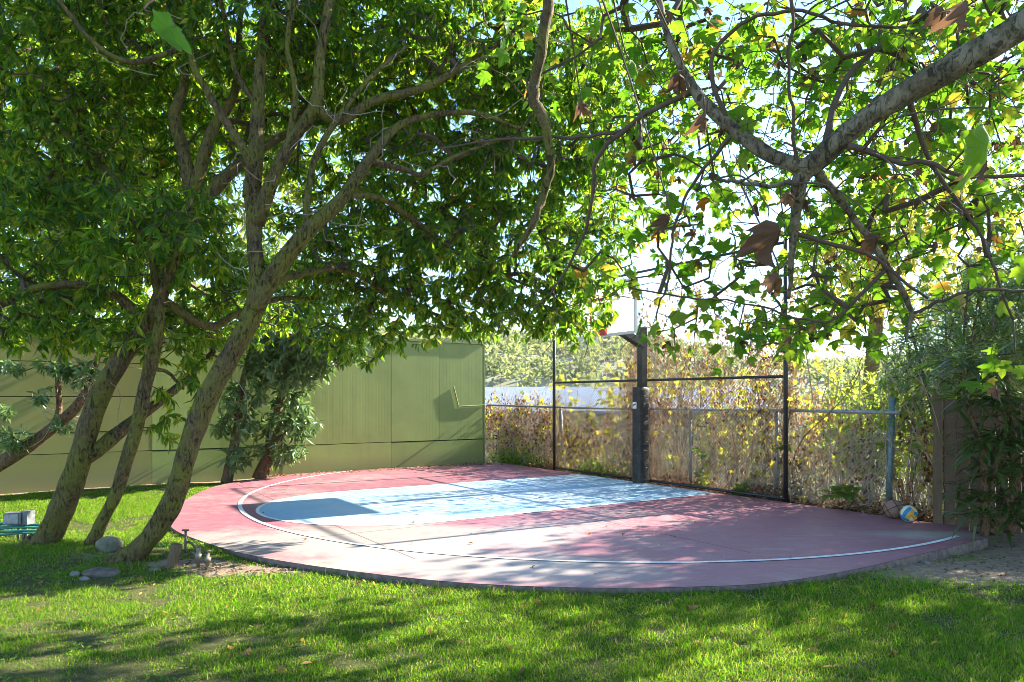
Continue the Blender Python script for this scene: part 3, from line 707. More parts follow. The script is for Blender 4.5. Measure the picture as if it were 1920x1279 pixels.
limbs3 = [
 [(472, 372, 46, 7.75), (480, 290, 37, 7.8), (484, 205, 34, 7.85), (490, 100, 28, 7.9), (505, -40, 20, 8.0), (515, -200, 12, 8.1)],
 [(480, 420, 42, 7.68), (512, 335, 34, 7.6), (548, 262, 32, 7.6), (592, 195, 30, 7.6), (600, 110, 27, 7.6), (618, 0, 22, 7.6), (640, -160, 12, 7.7)],
 [(488, 390, 26, 7.7), (468, 300, 22, 7.5), (415, 215, 20, 7.4), (368, 140, 17, 7.3), (345, 95, 14, 7.3), (265, 118, 14, 7.2), (200, 100, 12, 7.1), (130, 30, 10, 7.0), (90, -30, 8, 7.0)],
 [(478, 580, 50, 7.55), (515, 510, 46, 7.55), (575, 435, 40, 7.6), (640, 372, 34, 7.7), (695, 295, 26, 7.9), (745, 238, 20, 8.1), (810, 216, 16, 8.3), (900, 214, 12, 8.5), (975, 240, 8, 8.7)],
 [(590, 205, 26, 7.6), (640, 225, 24, 7.7), (700, 190, 23, 7.9), (790, 168, 20, 8.1), (860, 130, 17, 8.3), (950, 72, 13, 8.6), (1040, 15, 9, 8.9)],
 [(575, 430, 20, 7.6), (578, 370, 18, 7.6), (590, 300, 17, 7.6), (620, 240, 15, 7.6), (690, 150, 12, 7.7), (760, 90, 9, 7.9)],
 [(690, 300, 18, 7.9), (760, 320, 14, 8.1), (790, 325, 12, 8.2), (850, 290, 10, 8.4), (960, 255, 7, 8.7)],
 [(650, 365, 18, 7.7), (720, 375, 15, 8.2), (800, 430, 12, 8.7), (880, 490, 9, 9.1), (1000, 540, 6, 9.4)],
 [(490, 540, 26, 7.6), (560, 515, 18, 8.2), (650, 510, 14, 8.8), (740, 560, 10, 9.2), (820, 590, 7, 9.3)],
 [(540, 275, 18, 7.6), (555, 180, 15, 7.5), (540, 80, 12, 7.4), (560, -30, 9, 7.3)],
 [(484, 200, 16, 7.85), (440, 130, 13, 7.9), (420, 40, 11, 8.0), (400, -60, 8, 8.1)],
]
lobes3 = [(470, 40, 8.3, 190, 110, 1.1), (690, 50, 8.7, 180, 110, 1.2), (880, 90, 9.0, 160, 100, 1.1), (1040, 120, 9.3, 120, 100, 1.0), (620, 260, 10.2, 190, 120, .8), (800, 330, 9.7, 170, 110, 1.0), (960, 330, 9.7, 140, 120, 1.0), (1090, 370, 9.8, 90, 110, .8),
 (690, 470, 9.3, 130, 100, .9), (830, 500, 9.3, 140, 100, .9), (980, 520, 9.4, 120, 80, .8), (1085, 530, 9.5, 75, 80, .6), (760, 590, 9.4, 110, 70, .7), (890, 580, 9.3, 90, 55, .5), (1010, 590, 9.3, 90, 45, .45), (630, 590, 9.7, 100, 80, .7), (690, 645, 9.5, 70, 48, .5), (1060, 605, 9.5, 70, 35, .4),
 (560, 470, 10.0, 110, 90, .6), (500, -150, 8.3, 300, 170, 1.4), (850, -130, 8.9, 250, 140, 1.3), (1130, 260, 9.8, 80, 100, .7), (400, 260, 10.2, 140, 120, .6), (1180, 420, 10.2, 45, 60, .4), (1100, 470, 10.0, 90, 90, .6), (930, 600, 9.8, 110, 50, .5), (1070, 590, 9.9, 85, 55, .5), (850, 200, 10.5, 200, 120, .8), (1040, 250, 10.4, 150, 120, .8), (760, 400, 10.8, 200, 110, .7), (940, 440, 10.6, 150, 110, .7), (700, 130, 10.3, 230, 130, .8), (1130, 130, 9.8, 110, 110, .8)]
make_tree('laurel_tree', 'large leaning mossy tree forking low, nearest the court edge', 'tree', G(240, 1055), trunk3, limbs3, lobes3, 104, 9, .128, 'laurel', 'bark', LAUREL4, 300, girth=.58, droop=.9, dead=55, group='leaning evergreen trees at the left of the lawn')
trunk1 = [(52, 1065, 150, 7.95), (78, 1028, 108, 8.0), (100, 985, 90, 8.0), (125, 930, 86, 8.0), (146, 870, 84, 8.0), (166, 800, 76, 8.05), (195, 725, 70, 8.1), (235, 662, 66, 8.15), (275, 610, 60, 8.2), (310, 530, 52, 8.3), (345, 440, 46, 8.4), (366, 350, 42, 8.5)]
limbs1 = [
 [(362, 365, 40, 8.5), (342, 280, 32, 8.5), (328, 215, 29, 8.5), (345, 150, 22, 8.6), (340, 40, 15, 8.7), (320, -100, 10, 8.8)],
 [(366, 360, 34, 8.5), (384, 285, 30, 8.5), (403, 235, 26, 8.6), (440, 170, 20, 8.8), (450, 40, 14, 9.0), (460, -100, 9, 9.2)],
 [(150, 870, 34, 8.0), (190, 838, 38, 8.1), (225, 808, 34, 8.3), (275, 770, 28, 8.6), (340, 720, 20, 9.0), (400, 660, 14, 9.4)],
 [(275, 610, 30, 8.2), (220, 555, 24, 8.1), (150, 535, 22, 8.0), (70, 540, 20, 7.9), (0, 572, 17, 7.8), (-90, 590, 12, 7.7)],
 [(330, 480, 30, 8.4), (250, 380, 20, 8.6), (160, 280, 15, 8.8), (60, 200, 10, 9.0)],
 [(385, 375, 34, 8.5), (420, 335, 34, 8.6), (460, 300, 26, 8.9), (540, 250, 18, 9.4), (640, 220, 10, 9.9)],
 [(300, 560, 26, 8.25), (390, 612, 22, 8.5), (440, 590, 18, 8.8), (520, 560, 12, 9.2), (600, 560, 8, 9.5)],
]
lobes1 = [(80, 70, 8.4, 190, 130, 1.3), (260, 70, 9.2, 170, 120, 1.1), (90, 260, 8.8, 180, 120, 1.2), (270, 250, 10.4, 150, 130, .8), (50, 430, 8.3, 140, 110, 1.1), (200, 430, 8.9, 150, 95, 1.0), (350, 440, 9.3, 100, 90, .8), (50, 575, 8.4, 130, 60, .9), (190, 590, 8.6, 120, 60, .8), (390, 530, 9.2, 100, 80, .7), (330, 620, 9.0, 80, 70, .5), (120, -130, 8.6, 300, 160, 1.5), (420, 640, 9.3, 55, 55, .4), (60, 635, 9.0, 120, 35, .6), (190, 645, 9.2, 90, 35, .5), (150, 590, 12.0, 260, 55, .6), (420, 600, 12.4, 140, 60, .6), (100, 150, 10.6, 230, 150, .9), (150, 400, 10.6, 220, 130, .8), (120, 560, 9.8, 200, 60, .6), (350, 150, 10.8, 200, 140, .7)]
make_tree('laurel_tree', 'thick leaning tree with a side branch, leftmost of the three leaning trunks', 'tree', G(75, 1030), trunk1, limbs1, lobes1, 104, 9, .128, 'laurel', 'bark', LAUREL4, 300, girth=.50, droop=.9, dead=25, group='leaning evergreen trees at the left of the lawn')
trunk2 = [(140, 1052, 60, 7.9), (165, 1030, 40, 7.9), (188, 985, 33, 7.9), (216, 930, 33, 7.9), (234, 872, 33, 7.9), (256, 805, 35, 7.92), (268, 740, 33, 7.95), (285, 680, 33, 8.0), (298, 610, 28, 8.0), (298, 540, 22, 8.0)]
limbs2 = [[(262, 800, 14, 7.92), (275, 740, 16, 7.9), (270, 700, 12, 7.85), (280, 650, 8, 7.8)], [(298, 560, 20, 8.0), (280, 470, 15, 7.9), (240, 400, 10, 7.8)], [(298, 560, 18, 8.0), (330, 470, 14, 7.9), (345, 400, 9, 7.8)], [(285, 690, 12, 8.0), (320, 700, 9, 8.1), (345, 730, 6, 8.2)]]
lobes2 = [(300, 380, 7.9, 110, 60, .6), (240, 480, 7.8, 110, 60, .6), (370, 470, 7.9, 80, 60, .6), (335, 740, 8.3, 45, 70, .3), (300, 810, 8.2, 32, 40, .22), (350, 660, 8.3, 55, 50, .3), (240, 620, 7.9, 60, 40, .3)]
make_tree('laurel_tree', 'slender crooked leaning tree between the two thick trunks', 'tree', G(165, 1035), trunk2, limbs2, lobes2, 100, 9, .145, 'laurel', 'bark', LAUREL4, 200, girth=.70, droop=.9, group='leaning evergreen trees at the left of the lawn')

# two small trees against the wall, one shrub at the left of it, trees beyond the wall
def wall_pt(px, off=.35):
    k = (px - CX) / F; c = C(0, WU + off); t = (k * c[1] - c[0]) / (NA[0] - k * NA[1]); return c + t * NA
for (pxb, rows, lobes, lab) in (
  (432, [(425, 905, 30), (432, 870, 24), (445, 800, 20), (452, 730, 16), (470, 660, 12), (490, 600, 8)], [(440, 800, 40, 30), (455, 745, 45, 35), (520, 690, 70, 45), (470, 650, 60, 45), (540, 620, 80, 50), (448, 858, 34, 20), (500, 560, 80, 50), (440, 590, 60, 50), (470, 500, 70, 50)], 'small bushy tree at the green wall, left of the pair'),
  (500, [(486, 898, 40), (502, 855, 28), (516, 800, 26), (528, 745, 20), (545, 690, 14), (570, 640, 8)], [(545, 770, 45, 36), (565, 800, 32, 28), (515, 850, 50, 22), (500, 800, 40, 30), (560, 700, 55, 45), (600, 660, 70, 45), (550, 850, 25, 14), (620, 590, 80, 50), (660, 650, 50, 30), (570, 520, 90, 50)], 'small bushy tree at the green wall, right of the pair')):
    wp = wall_pt(pxb, .33); Y = wp[1]
    rows = [(x, y, w, Y - .1) for x, y, w in rows]; lobes = [(x, y, Y - .2, rx, ry, .36) for x, y, rx, ry in lobes]
    make_tree('small_tree', lab, 'tree', (wp[0], wp[1], 0), rows, [], lobes, 150, 8, .19, 'wall_tree_leaf', 'bark_pale', LAUREL4, 0, group='small trees against the green wall', sides=10)
sy = 11.6
make_tree('shrub', 'sparse twiggy shrub with few leaf tufts at the far left before the wall', 'shrub', P(-60, 925, sy) * np.array([1, 1, 0]), [(-70, 945, 40, sy), (-30, 890, 36, sy), (40, 845, 32, sy), (95, 805, 30, sy), (140, 765, 24, sy), (168, 715, 16, sy), (190, 650, 9, sy)],
  [[(95, 805, 18, sy), (110, 770, 16, sy), (108, 700, 12, sy), (120, 640, 8, sy)], [(140, 765, 12, sy), (190, 720, 9, sy), (235, 690, 5, sy)]],
  [(30, 825, sy - .2, 34, 22, .15), (85, 742, sy - .2, 16, 14, .12), (115, 800, sy - .2, 16, 18, .1), (60, 690, sy - .2, 80, 12, .2), (150, 700, sy - .2, 50, 20, .2), (10, 770, sy, 12, 14, .1)], 420, 9, .15, 'wall_tree_leaf', 'bark_pale', LAUREL4, 0, dead=34, sides=10)
by = 19.0
make_tree('background_tree', 'sunlit yellow green tree rising behind the left of the green wall', 'tree', P(250, 850, by) * np.array([1, 1, 0]), [(240, 860, 40, by), (250, 600, 34, by), (260, 400, 24, by), (260, 200, 12, by)], [[(250, 560, 20, by), (100, 380, 12, by), (20, 250, 7, by)], [(255, 480, 18, by), (400, 350, 12, by), (520, 260, 6, by)]],
  [(80, 300, by, 170, 130, 1.8), (250, 200, by, 190, 150, 2.0), (420, 330, by, 170, 140, 1.8), (200, 420, by, 200, 110, 1.6), (60, 520, by, 130, 80, 1.3), (560, 200, by, 160, 150, 1.6), (420, 510, by, 150, 80, 1.2)], 9, 9, .30, 'laurel_far', 'bark', LAUREL4, 0, sides=10)

# ------------------------------------------------------------------ sycamore overhead
syc = thing('sycamore_tree', 'pale barked sycamore limb reaching in from the upper right', 'tree', (5.3, 3.3, 0))
q = [(5.35, 3.25, -.1, .34), (5.3, 3.3, .5, .26), (5.2, 3.3, 2.0, .22), (5.05, 3.4, 3.6, .19), (4.9, 3.5, 4.6, .17), (4.9, 3.7, 6.0, .12), (5.2, 4.4, 7.6, .06)]
s = spline(q, 6); b = MB(); b.tube(s[:, :3], s[:, 3], 16, wob=.08); b.build('trunk', M['syc_bark'], syc, True)
SL = [[(2400, -330, 100, 3.6), (2150, -130, 92, 3.75), (1920, 45, 84, 3.9), (1800, 118, 76, 4.0), (1700, 176, 68, 4.1), (1610, 235, 62, 4.2), (1545, 290, 62, 4.3), (1505, 330, 50, 4.35), (1495, 400, 30, 4.45), (1490, 480, 18, 4.55), (1478, 560, 10, 4.65)],
 [(1520, 318, 50, 4.33), (1470, 302, 44, 4.35), (1420, 275, 40, 4.4), (1370, 235, 38, 4.45), (1325, 195, 36, 4.5), (1293, 150, 28, 4.55), (1262, 75, 20, 4.6), (1238, -20, 16, 4.7), (1225, -140, 10, 4.8)],
 [(1530, 318, 30, 4.35), (1560, 360, 23, 4.4), (1597, 415, 20, 4.5), (1632, 460, 20, 4.55), (1675, 525, 19, 4.6), (1712, 585, 15, 4.7), (1700, 640, 8, 4.75)],
 [(1590, 275, 20, 4.2), (1680, 300, 14, 4.2), (1740, 302, 13, 4.15), (1800, 325, 11, 4.1), (1930, 330, 9, 4.0)],
 [(1500, 345, 18, 4.35), (1470, 350, 14, 4.3), (1410, 345, 11, 4.3), (1340, 335, 8, 4.3)],
 [(1480, 435, 14, 4.5), (1560, 455, 12, 4.5), (1640, 490, 10, 4.5), (1740, 560, 7, 4.5)],
 [(1548, 285, 20, 4.3), (1562, 205, 18, 4.4), (1590, 140, 15, 4.5), (1660, 80, 12, 4.6), (1760, 40, 9, 4.7), (1900, -10, 7, 4.8)],
 [(1498, 320, 12, 4.33), (1494, 220, 9, 4.2), (1484, 100, 9, 4.1), (1480, -30, 8, 4.0)],
 [(1300, 170, 20, 4.55), (1240, 195, 15, 4.6), (1165, 245, 14, 4.7), (1120, 300, 12, 4.8), (1108, 370, 10, 4.9), (1090, 450, 8, 5.0), (1040, 540, 6, 5.1), (1000, 580, 4, 5.2)],
 [(1165, 245, 12, 4.7), (1090, 255, 10, 4.8), (1010, 250, 8, 4.9), (900, 265, 6, 5.0), (780, 290, 4, 5.1)],
 [(1360, 228, 14, 4.45), (1330, 110, 12, 4.4), (1400, 40, 10, 4.3), (1500, 20, 9, 4.2), (1600, 45, 9, 4.2), (1700, 50, 7, 4.2)],
 [(1712, 585, 9, 4.7), (1760, 560, 9, 4.6), (1830, 545, 8, 4.5), (1930, 545, 7, 4.4)],
 [(1660, 505, 12, 4.58), (1560, 600, 7, 4.7), (1480, 590, 6, 4.8), (1380, 560, 5, 4.9), (1290, 555, 5, 5.0), (1180, 540, 4, 5.1)],
 [(1380, 240, 14, 4.45), (1300, 330, 9, 4.6), (1260, 420, 7, 4.7), (1255, 520, 6, 4.8), (1230, 600, 4, 4.9)],
 [(1700, 180, 16, 4.1), (1750, 300, 12, 4.3), (1810, 400, 10, 4.4), (1850, 470, 8, 4.5), (1900, 600, 6, 4.6)],
 [(1020, -260, 44, 2.9), (1052, -120, 36, 2.92), (1040, -10, 31, 2.95), (1022, 80, 30, 2.97), (1004, 175, 29, 3.0), (1004, 215, 30, 3.0), (1020, 258, 25, 3.0), (1018, 320, 22, 3.02), (1003, 385, 20, 3.04), (978, 440, 17, 3.05), (961, 482, 13, 3.06)]]
nodes = []
for n_, rows in enumerate(SL):
    p, r = limb_pts(rows, girth=.66 if n_ < 3 else .7); b = MB(); b.tube(p, r, 12 if n_ < 3 else 8, wob=.08); b.build('limb', M['syc_bark'] if n_ in (0, 1, 2, 4) else M['twig'] if n_ != 15 else M['bark'], syc, True)
    if n_ != 15: nodes.append(p[2:])
# overhead limbs outside the picture that carry the crown and join the hanging branch
for q in ([(4.9, 3.6, 5.2, .13), (3.4, 3.0, 5.3, .10), (1.6, 2.8, 5.0, .07), (.3, 2.9, 4.2, .045), (.125, 2.9, 3.75, .04)],
          [(4.95, 3.5, 4.4, .13), (6.3, 5.2, 5.2, .10), (7.6, 7.2, 6.0, .07), (8.8, 9.0, 6.4, .05), (10.4, 10.2, 6.8, .03)], [(4.9, 3.7, 5.6, .11), (4.6, 5.6, 6.6, .08), (4.2, 7.6, 7.2, .04)]):
    s = spline(q, 6); b = MB(); b.tube(s[:, :3], s[:, 3], 10, wob=.08); b.build('limb', M['syc_bark'], syc, True); nodes.append(s[:, :3])
nodes = np.concatenate(nodes)
lobesS = [(1700, 60, 4.6, 240, 110, .9), (1400, 40, 4.7, 150, 70, .8), (1180, 60, 5.2, 130, 80, .7), (1830, 200, 4.8, 120, 90, .8), (1330, 300, 5.0, 110, 80, .6), (1180, 300, 5.3, 100, 110, .6), (1700, 380, 5.2, 170, 80, .7),
 (1540, 560, 5.2, 150, 60, .6), (1370, 585, 5.0, 100, 55, .5), (1262, 615, 4.9, 55, 48, .4), (1800, 500, 5.0, 110, 60, .5), (1420, 420, 5.2, 120, 90, .6), (1850, 680, 4.6, 70, 30, .3), (1650, 610, 5.0, 80, 30, .4), (1100, 470, 5.2, 60, 60, .4), (1010, 120, 5.4, 110, 100, .5), (1430, 640, 5.0, 80, 40, .4), (1880, 380, 4.8, 70, 90, .6), (1780, 100, 5.6, 230, 130, .8), (1560, 60, 5.6, 180, 70, .7), (1300, 80, 5.6, 120, 90, .6), (1600, 470, 6.0, 160, 90, .6), (1230, 200, 5.8, 110, 110, .6), (1500, 620, 5.8, 170, 60, .5), (1740, 250, 5.8, 160, 80, .6)]
lobesS += [(1260, 440, 5.6, 90, 80, .5), (1330, 500, 5.4, 90, 60, .5), (1180, 520, 5.6, 40, 30, .3), (1450, 180, 5.8, 130, 100, .6), (1600, 330, 5.8, 130, 70, .5)]
att = lobe_points(lobesS, 78, .15)
att = np.concatenate([att, lobe_points([(1300, 250, 8.0, 110, 90, .7), (1450, 330, 8.3, 120, 80, .7), (1610, 200, 8.3, 150, 100, .8), (1400, 110, 7.8, 130, 80, .7), (1560, 420, 8.6, 130, 70, .6), (1730, 330, 8.4, 130, 90, .7), (1800, 150, 8.2, 130, 90, .7)], 48, .1)])
hi = []                                               # unseen crown above and right, lobes added to shade lawn and court
for (c, r, n) in (((6.8, 6.4, 5.8), (2.0, 2.0, 1.0), 300), ((8.2, 8.8, 6.6), (1.9, 1.9, 1.0), 340), ((10.4, 10.2, 6.8), (2.2, 2.0, 1.2), 370), ((4.4, 7.2, 7.2), (1.6, 1.6, .8), 180), ((9.6, 11.9, 5.6), (2.0, 1.8, 1.1), 540), ((7.9, 10.6, 4.6), (1.2, 1.1, .8), 160), ((12.2, 13.4, 6.6), (2.0, 1.8, 1.1), 300), ((2.4, 3.0, 5.4), (1.6, 1.2, .6), 60)):
    hi.append(np.array(c) + rnd_dirs(n) * rng.random((n, 1)) ** .4 * np.array(r))
hi = np.concatenate(hi)
att = np.concatenate([att, hi])
A, B, ra, rb, td = grow(nodes, att, .05)
b = MB(); b.segs(A, B, np.maximum(ra, .0025), np.maximum(rb, .0022), 4); A2, B2 = [], []
for q in nodes[rng.integers(0, len(nodes), 260)]:                # bare side twigs
    if q[1] < .5: continue
    d = rnd_dirs(1)[0] * np.array([1, .8, .7]); x = q
    for _ in range(rng.integers(3, 8)):
        d = d + rng.normal(size=3) * .38 + np.array([0, 0, -.06]); d /= np.linalg.norm(d); y = x + d * .085; A2.append(x); B2.append(y); x = y
b.segs(A2, B2, .0028, .0024, 4); b.build('twigs', M['twig'], syc, stuff=True)
pos, R, s = [], [], []
for _ in range(3):
    m = len(att); d = td / (np.linalg.norm(td, axis=1)[:, None] + 1e-9) * .6 + rng.normal(size=(m, 3)) * .55 + np.array([0, 0, -.75])
    pos.append(att + rng.normal(size=(m, 3)) * .05 - np.array([0, 0, .02])); R.append(frames(d, np.array([0, -.25, 1.0]) + rng.normal(size=(m, 3)) * .7)); s.append(.112 * (.45 + .85 * rng.random(m)))
pos = np.concatenate(pos); R = np.concatenate(R); s = np.concatenate(s)
# leaves hanging close before the lens, as in the photograph
near = [(1440, 440, 3.3, .26, 'd'), (1850, 265, 2.6, .27, 'g'), (310, 60, 2.0, .13, 'g'), (425, 10, 2.1, .11, 'g'), (1248, 430, 3.0, .10, 'd'), (1320, 240, 3.2, .12, 'd'), (1270, 165, 3.2, .12, 'd'), (1190, 145, 3.4, .12, 'g'), (1635, 465, 3.6, .13, 'd'), (1850, 330, 3.0, .12, 'd'), (1460, 540, 3.4, .13, 'd'), (1480, 385, 3.4, .1, 'd'), (1720, 440, 3.4, .14, 'g'), (1810, 30, 2.8, .14, 'd'), (1760, 40, 3.0, .12, 'd'), (1090, 215, 3.6, .12, 'd')]
isd = rng.random(len(pos)) < .07
M['syc_green'] = leaf_mat('green_sycamore_leaf', [(0, (.04, .10, .012)), (1, (.06, .13, .016))], [(0, (.18, .42, .015)), (1, (.3, .52, .02))], .5, .55, .15)
def fine(tm, curl, seed):
    V, T = np.array(tm[0]), [tuple(t_) for t_ in tm[1]]
    for _ in range(2):
        V = list(map(tuple, V)); ed = {}; T2 = []
        def mid(a, c_):
            k_ = (min(a, c_), max(a, c_))
            if k_ not in ed: ed[k_] = len(V); V.append(tuple((np.array(V[a]) + np.array(V[c_])) / 2))
            return ed[k_]
        for (a, c_, e_) in T:
            x_, y_, z_ = mid(a, c_), mid(c_, e_), mid(e_, a); T2 += [(a, x_, z_), (x_, c_, y_), (z_, y_, e_), (x_, y_, z_)]
        V = np.array(V); T = T2
    n_ = vnoise(V[:, 0] * 5 + 20, V[:, 1] * 5 + 20, 1, seed) - .5
    V[:, 2] += n_ * .16 * curl + .05 * np.sin(V[:, 1] * 9 + V[:, 0] * 4) * curl - curl * .35 * V[:, 0] ** 2
    V[:, :2] *= 1 + .10 * (vnoise(V[:, 0] * 14 + 30, V[:, 1] * 14 + 30, 1, seed + 1) - .5)[:, None]
    return V, T
def fmesh(tm, curl, seed, mat):
    v_, t_ = fine(tm, curl, seed); b = MB(); b.add(v_, tris=t_); me = b.mesh('leaf', np.zeros(3), True); me.materials.append(mat); return me
gm = [fmesh(t_, .8, i_, M['syc_green']) for i_, t_ in enumerate(SYC)]; dm = [fmesh(t_, 2.2, 5 + i_, M['syc_dead']) for i_, t_ in enumerate(SYCD)]
for q_, (x, y, Y, sz, kd) in enumerate(near):
    c = P(x, y - 30, Y); d_ = np.array([[-.35 if q_ == 1 else rng.normal() * .2, -.15, -1.0]]); up_ = np.array([[.9, -.5, .3]]) if kd == 'g' else np.array([[.2, -1.0, .3]]) + rng.normal(size=(1, 3)) * .3
    leaf_parts(syc, gm[q_ % 3:q_ % 3 + 1] if kd == 'g' else dm[q_ % 2:q_ % 2 + 1], c[None], frames(d_, up_), np.array([sz]), 1)
    k_ = int(np.argmin(((nodes - c) ** 2).sum(1))); nn_ = nodes[k_]; m_ = (c + nn_) / 2 + np.array([rng.normal() * .06, 0, .10]); b = MB(); b.tube(spline([c, c + np.array([rng.normal() * .02, .02, .07]), m_, nn_], 6), np.linspace(.0022, .006, 19), 5); b.build('twig', M['twig'], syc)
for dead_, tm, mt, want in ((False, SYC, 'syc_leaf', 230), (True, SYCD, 'syc_dead', 54)):
    k = isd == dead_; p_, R_, s_ = pos[k], R[k], s[k]
    if dead_: s_ = s_ * .8
    rest = leaf_parts(syc, [tmesh('leaf', t_, M[mt]) for t_ in tm], p_, R_, s_, want)
    p_, R_, s_ = p_[rest], R_[rest], s_[rest]; b = MB()
    for z in range(len(tm)):
        w = np.arange(len(p_)) % len(tm) == z; b.leaves(tm[z], p_[w], R_[w], s_[w])
    b.build('foliage' if not dead_ else 'dry_foliage', M[mt], syc, stuff=True)

# ------------------------------------------------------------------ right boundary: wooden fence, oleanders, strap-leaved plant
W0 = np.array([5.42, 9.30, 0]); W1 = np.array([8.2, 8.05, 0]); wd = (W1 - W0) / np.linalg.norm(W1 - W0); wnrm = np.array([-wd[1] * -1, -wd[0], 0]); wnrm = np.array([wd[1], -wd[0], 0])
wf = thing('wooden_fence', 'weathered brown board fence half hidden by shrubs at the right', 'fence', W0)
x = 0.0; k = 0
while x < 3.0:
    wdt = .135 + .01 * random.random(); hgt = 1.62 + .03 * random.random(); b = MB()
    b.box(W0 + wd * (x + wdt / 2) + ZA * (hgt / 2 - .08) + wnrm * .006 * (k % 3), wd * (wdt / 2 - .004), wnrm * .010, ZA * (hgt / 2 + .08)); b.build('board', M['wood'], wf); x += wdt; k += 1
b = MB(); b.box(W0 + wd * -.06 + ZA * .78, wd * .05, wnrm * .05, ZA * .9); b.build('post', M['wood'], wf)
for z in (.4, 1.3):
    b = MB(); b.box(W0 + wd * 1.5 - wnrm * .04 + ZA * z, wd * 1.5, wnrm * .018, ZA * .045); b.build('rail', M['wood'], wf)
def bush(name, label, cat, base, stems, lobes_w, n_att, k, L, leafmat, tmpl, bark, group=None, droop=.3, spread=.9):
    """lobes_w: world ellipsoids (centre, radii, share)"""
    t = thing(name, label, cat, base, group); nodes = []
    for rows in stems:
        s = spline(rows, 5); b = MB(); b.tube(s[:, :3], s[:, 3], 8, wob=.08); b.build('stem', M[bark], t, True); nodes.append(s[:, :3])
    att = np.concatenate([np.array(c) + rnd_dirs(int(n_att * w)) * (.25 + .75 * rng.random((int(n_att * w), 1)) ** .5) * np.array(r) for c, r, w in lobes_w])
    att = att[att[:, 2] > .05]
    A, B, ra, rb, td = grow(np.concatenate(nodes), att, .02); b = MB(); b.segs(A, B, ra, rb, 3); b.build('twigs', M['twig' if bark != 'vine_stem' else 'vine_stem'], t, stuff=True)
    pos, R, s = whorls(att, td + np.array([0, 0, .1]), k, L, droop, spread); b = MB(); b.leaves(tmpl, pos, R, s); b.build('foliage', M[leafmat], t, stuff=True); return t
og = 'tall oleanders along the right boundary'
for (bx, by_, hgt, rad, lab) in ((6.3, 10.6, 3.6, 1.0, 'oleander shrub with narrow blue green leaves behind the wooden fence end'), (7.6, 9.6, 4.4, 1.2, 'tall dense oleander at the right edge behind the board fence'),
                                 (8.6, 8.0, 4.6, 1.4, 'oleander beyond the right edge of the board fence'), (7.9, 11.6, 4.2, 1.3, 'oleander standing farther back behind the fence line')):
    st = []
    for _ in range(5):
        a = rng.random() * 6.28; e = np.array([math.cos(a), math.sin(a)]) * rad * .7
        st.append([(bx, by_, -.1, .03), (bx + e[0] * .3, by_ + e[1] * .3, hgt * .35, .024), (bx + e[0] * .7, by_ + e[1] * .7, hgt * .7, .016), (bx + e[0], by_ + e[1], hgt * .92, .008)])
    bush('oleander', lab, 'shrub', (bx, by_, 0), st, [((bx, by_, hgt * .62), (rad, rad, hgt * .33), .6), ((bx - rad * .5, by_ - .3, hgt * .5), (rad * .7, rad * .7, hgt * .25), .25), ((bx + .3, by_, hgt * .85), (rad * .8, rad * .8, hgt * .2), .2)], int(700 * rad * rad * hgt / 3), 10, .15, 'oleander', NARROW, 'bark_pale', og)
# strap-leaved plant in front of the boards
sp = thing('strap_leaved_plant', 'multi stemmed plant with dark strap leaves before the wooden fence', 'plant', G(1870, 1000))
stems = [[(1846, 1005, 22), (1846, 930, 18), (1842, 850, 17), (1822, 790, 13), (1808, 740, 9)], [(1858, 1000, 24), (1885, 945, 26), (1905, 900, 24), (1900, 830, 20), (1890, 750, 15), (1880, 650, 10)], [(1850, 1000, 14), (1862, 900, 12), (1870, 830, 10), (1868, 760, 7)], [(1890, 1000, 26), (1930, 930, 24), (1950, 840, 20), (1960, 740, 14)]]
heads = []
for st in stems:
    p, r = limb_pts([(x, y, w, 8.45 + .02 * i) for i, (x, y, w) in enumerate(st)]); b = MB(); b.tube(p, r, 9, wob=.08); b.build('stem', M['bark_pale'], sp, True); heads += [p[-1], p[int(len(p) * .7)]]
heads = np.array(heads + [P(1885, 820, 8.3), P(1850, 830, 8.3), P(1910, 760, 8.3), P(1830, 960, 8.2), P(1880, 920, 8.2), P(1905, 960, 8.2)] + [P(1785 + 145 * rng.random(), 640 + 340 * rng.random() ** 1.3, 8.2 + .6 * rng.random()) for _ in range(36)])
STRAP = (np.array([(0, 0, 0), (-.045, .35, .02), (.045, .35, .02), (-.03, .75, -.12), (.03, .75, -.12), (0, 1, -.28)]), [(0, 2, 1), (1, 2, 4), (1, 4, 3), (3, 4, 5)])
pos, R, s = whorls(heads, np.tile([0, 0, 1.0], (len(heads), 1)), 18, .42, .5, 1.0); b = MB(); b.leaves(STRAP, pos, R, s)
b.build('foliage', M['strap'], sp, stuff=True)

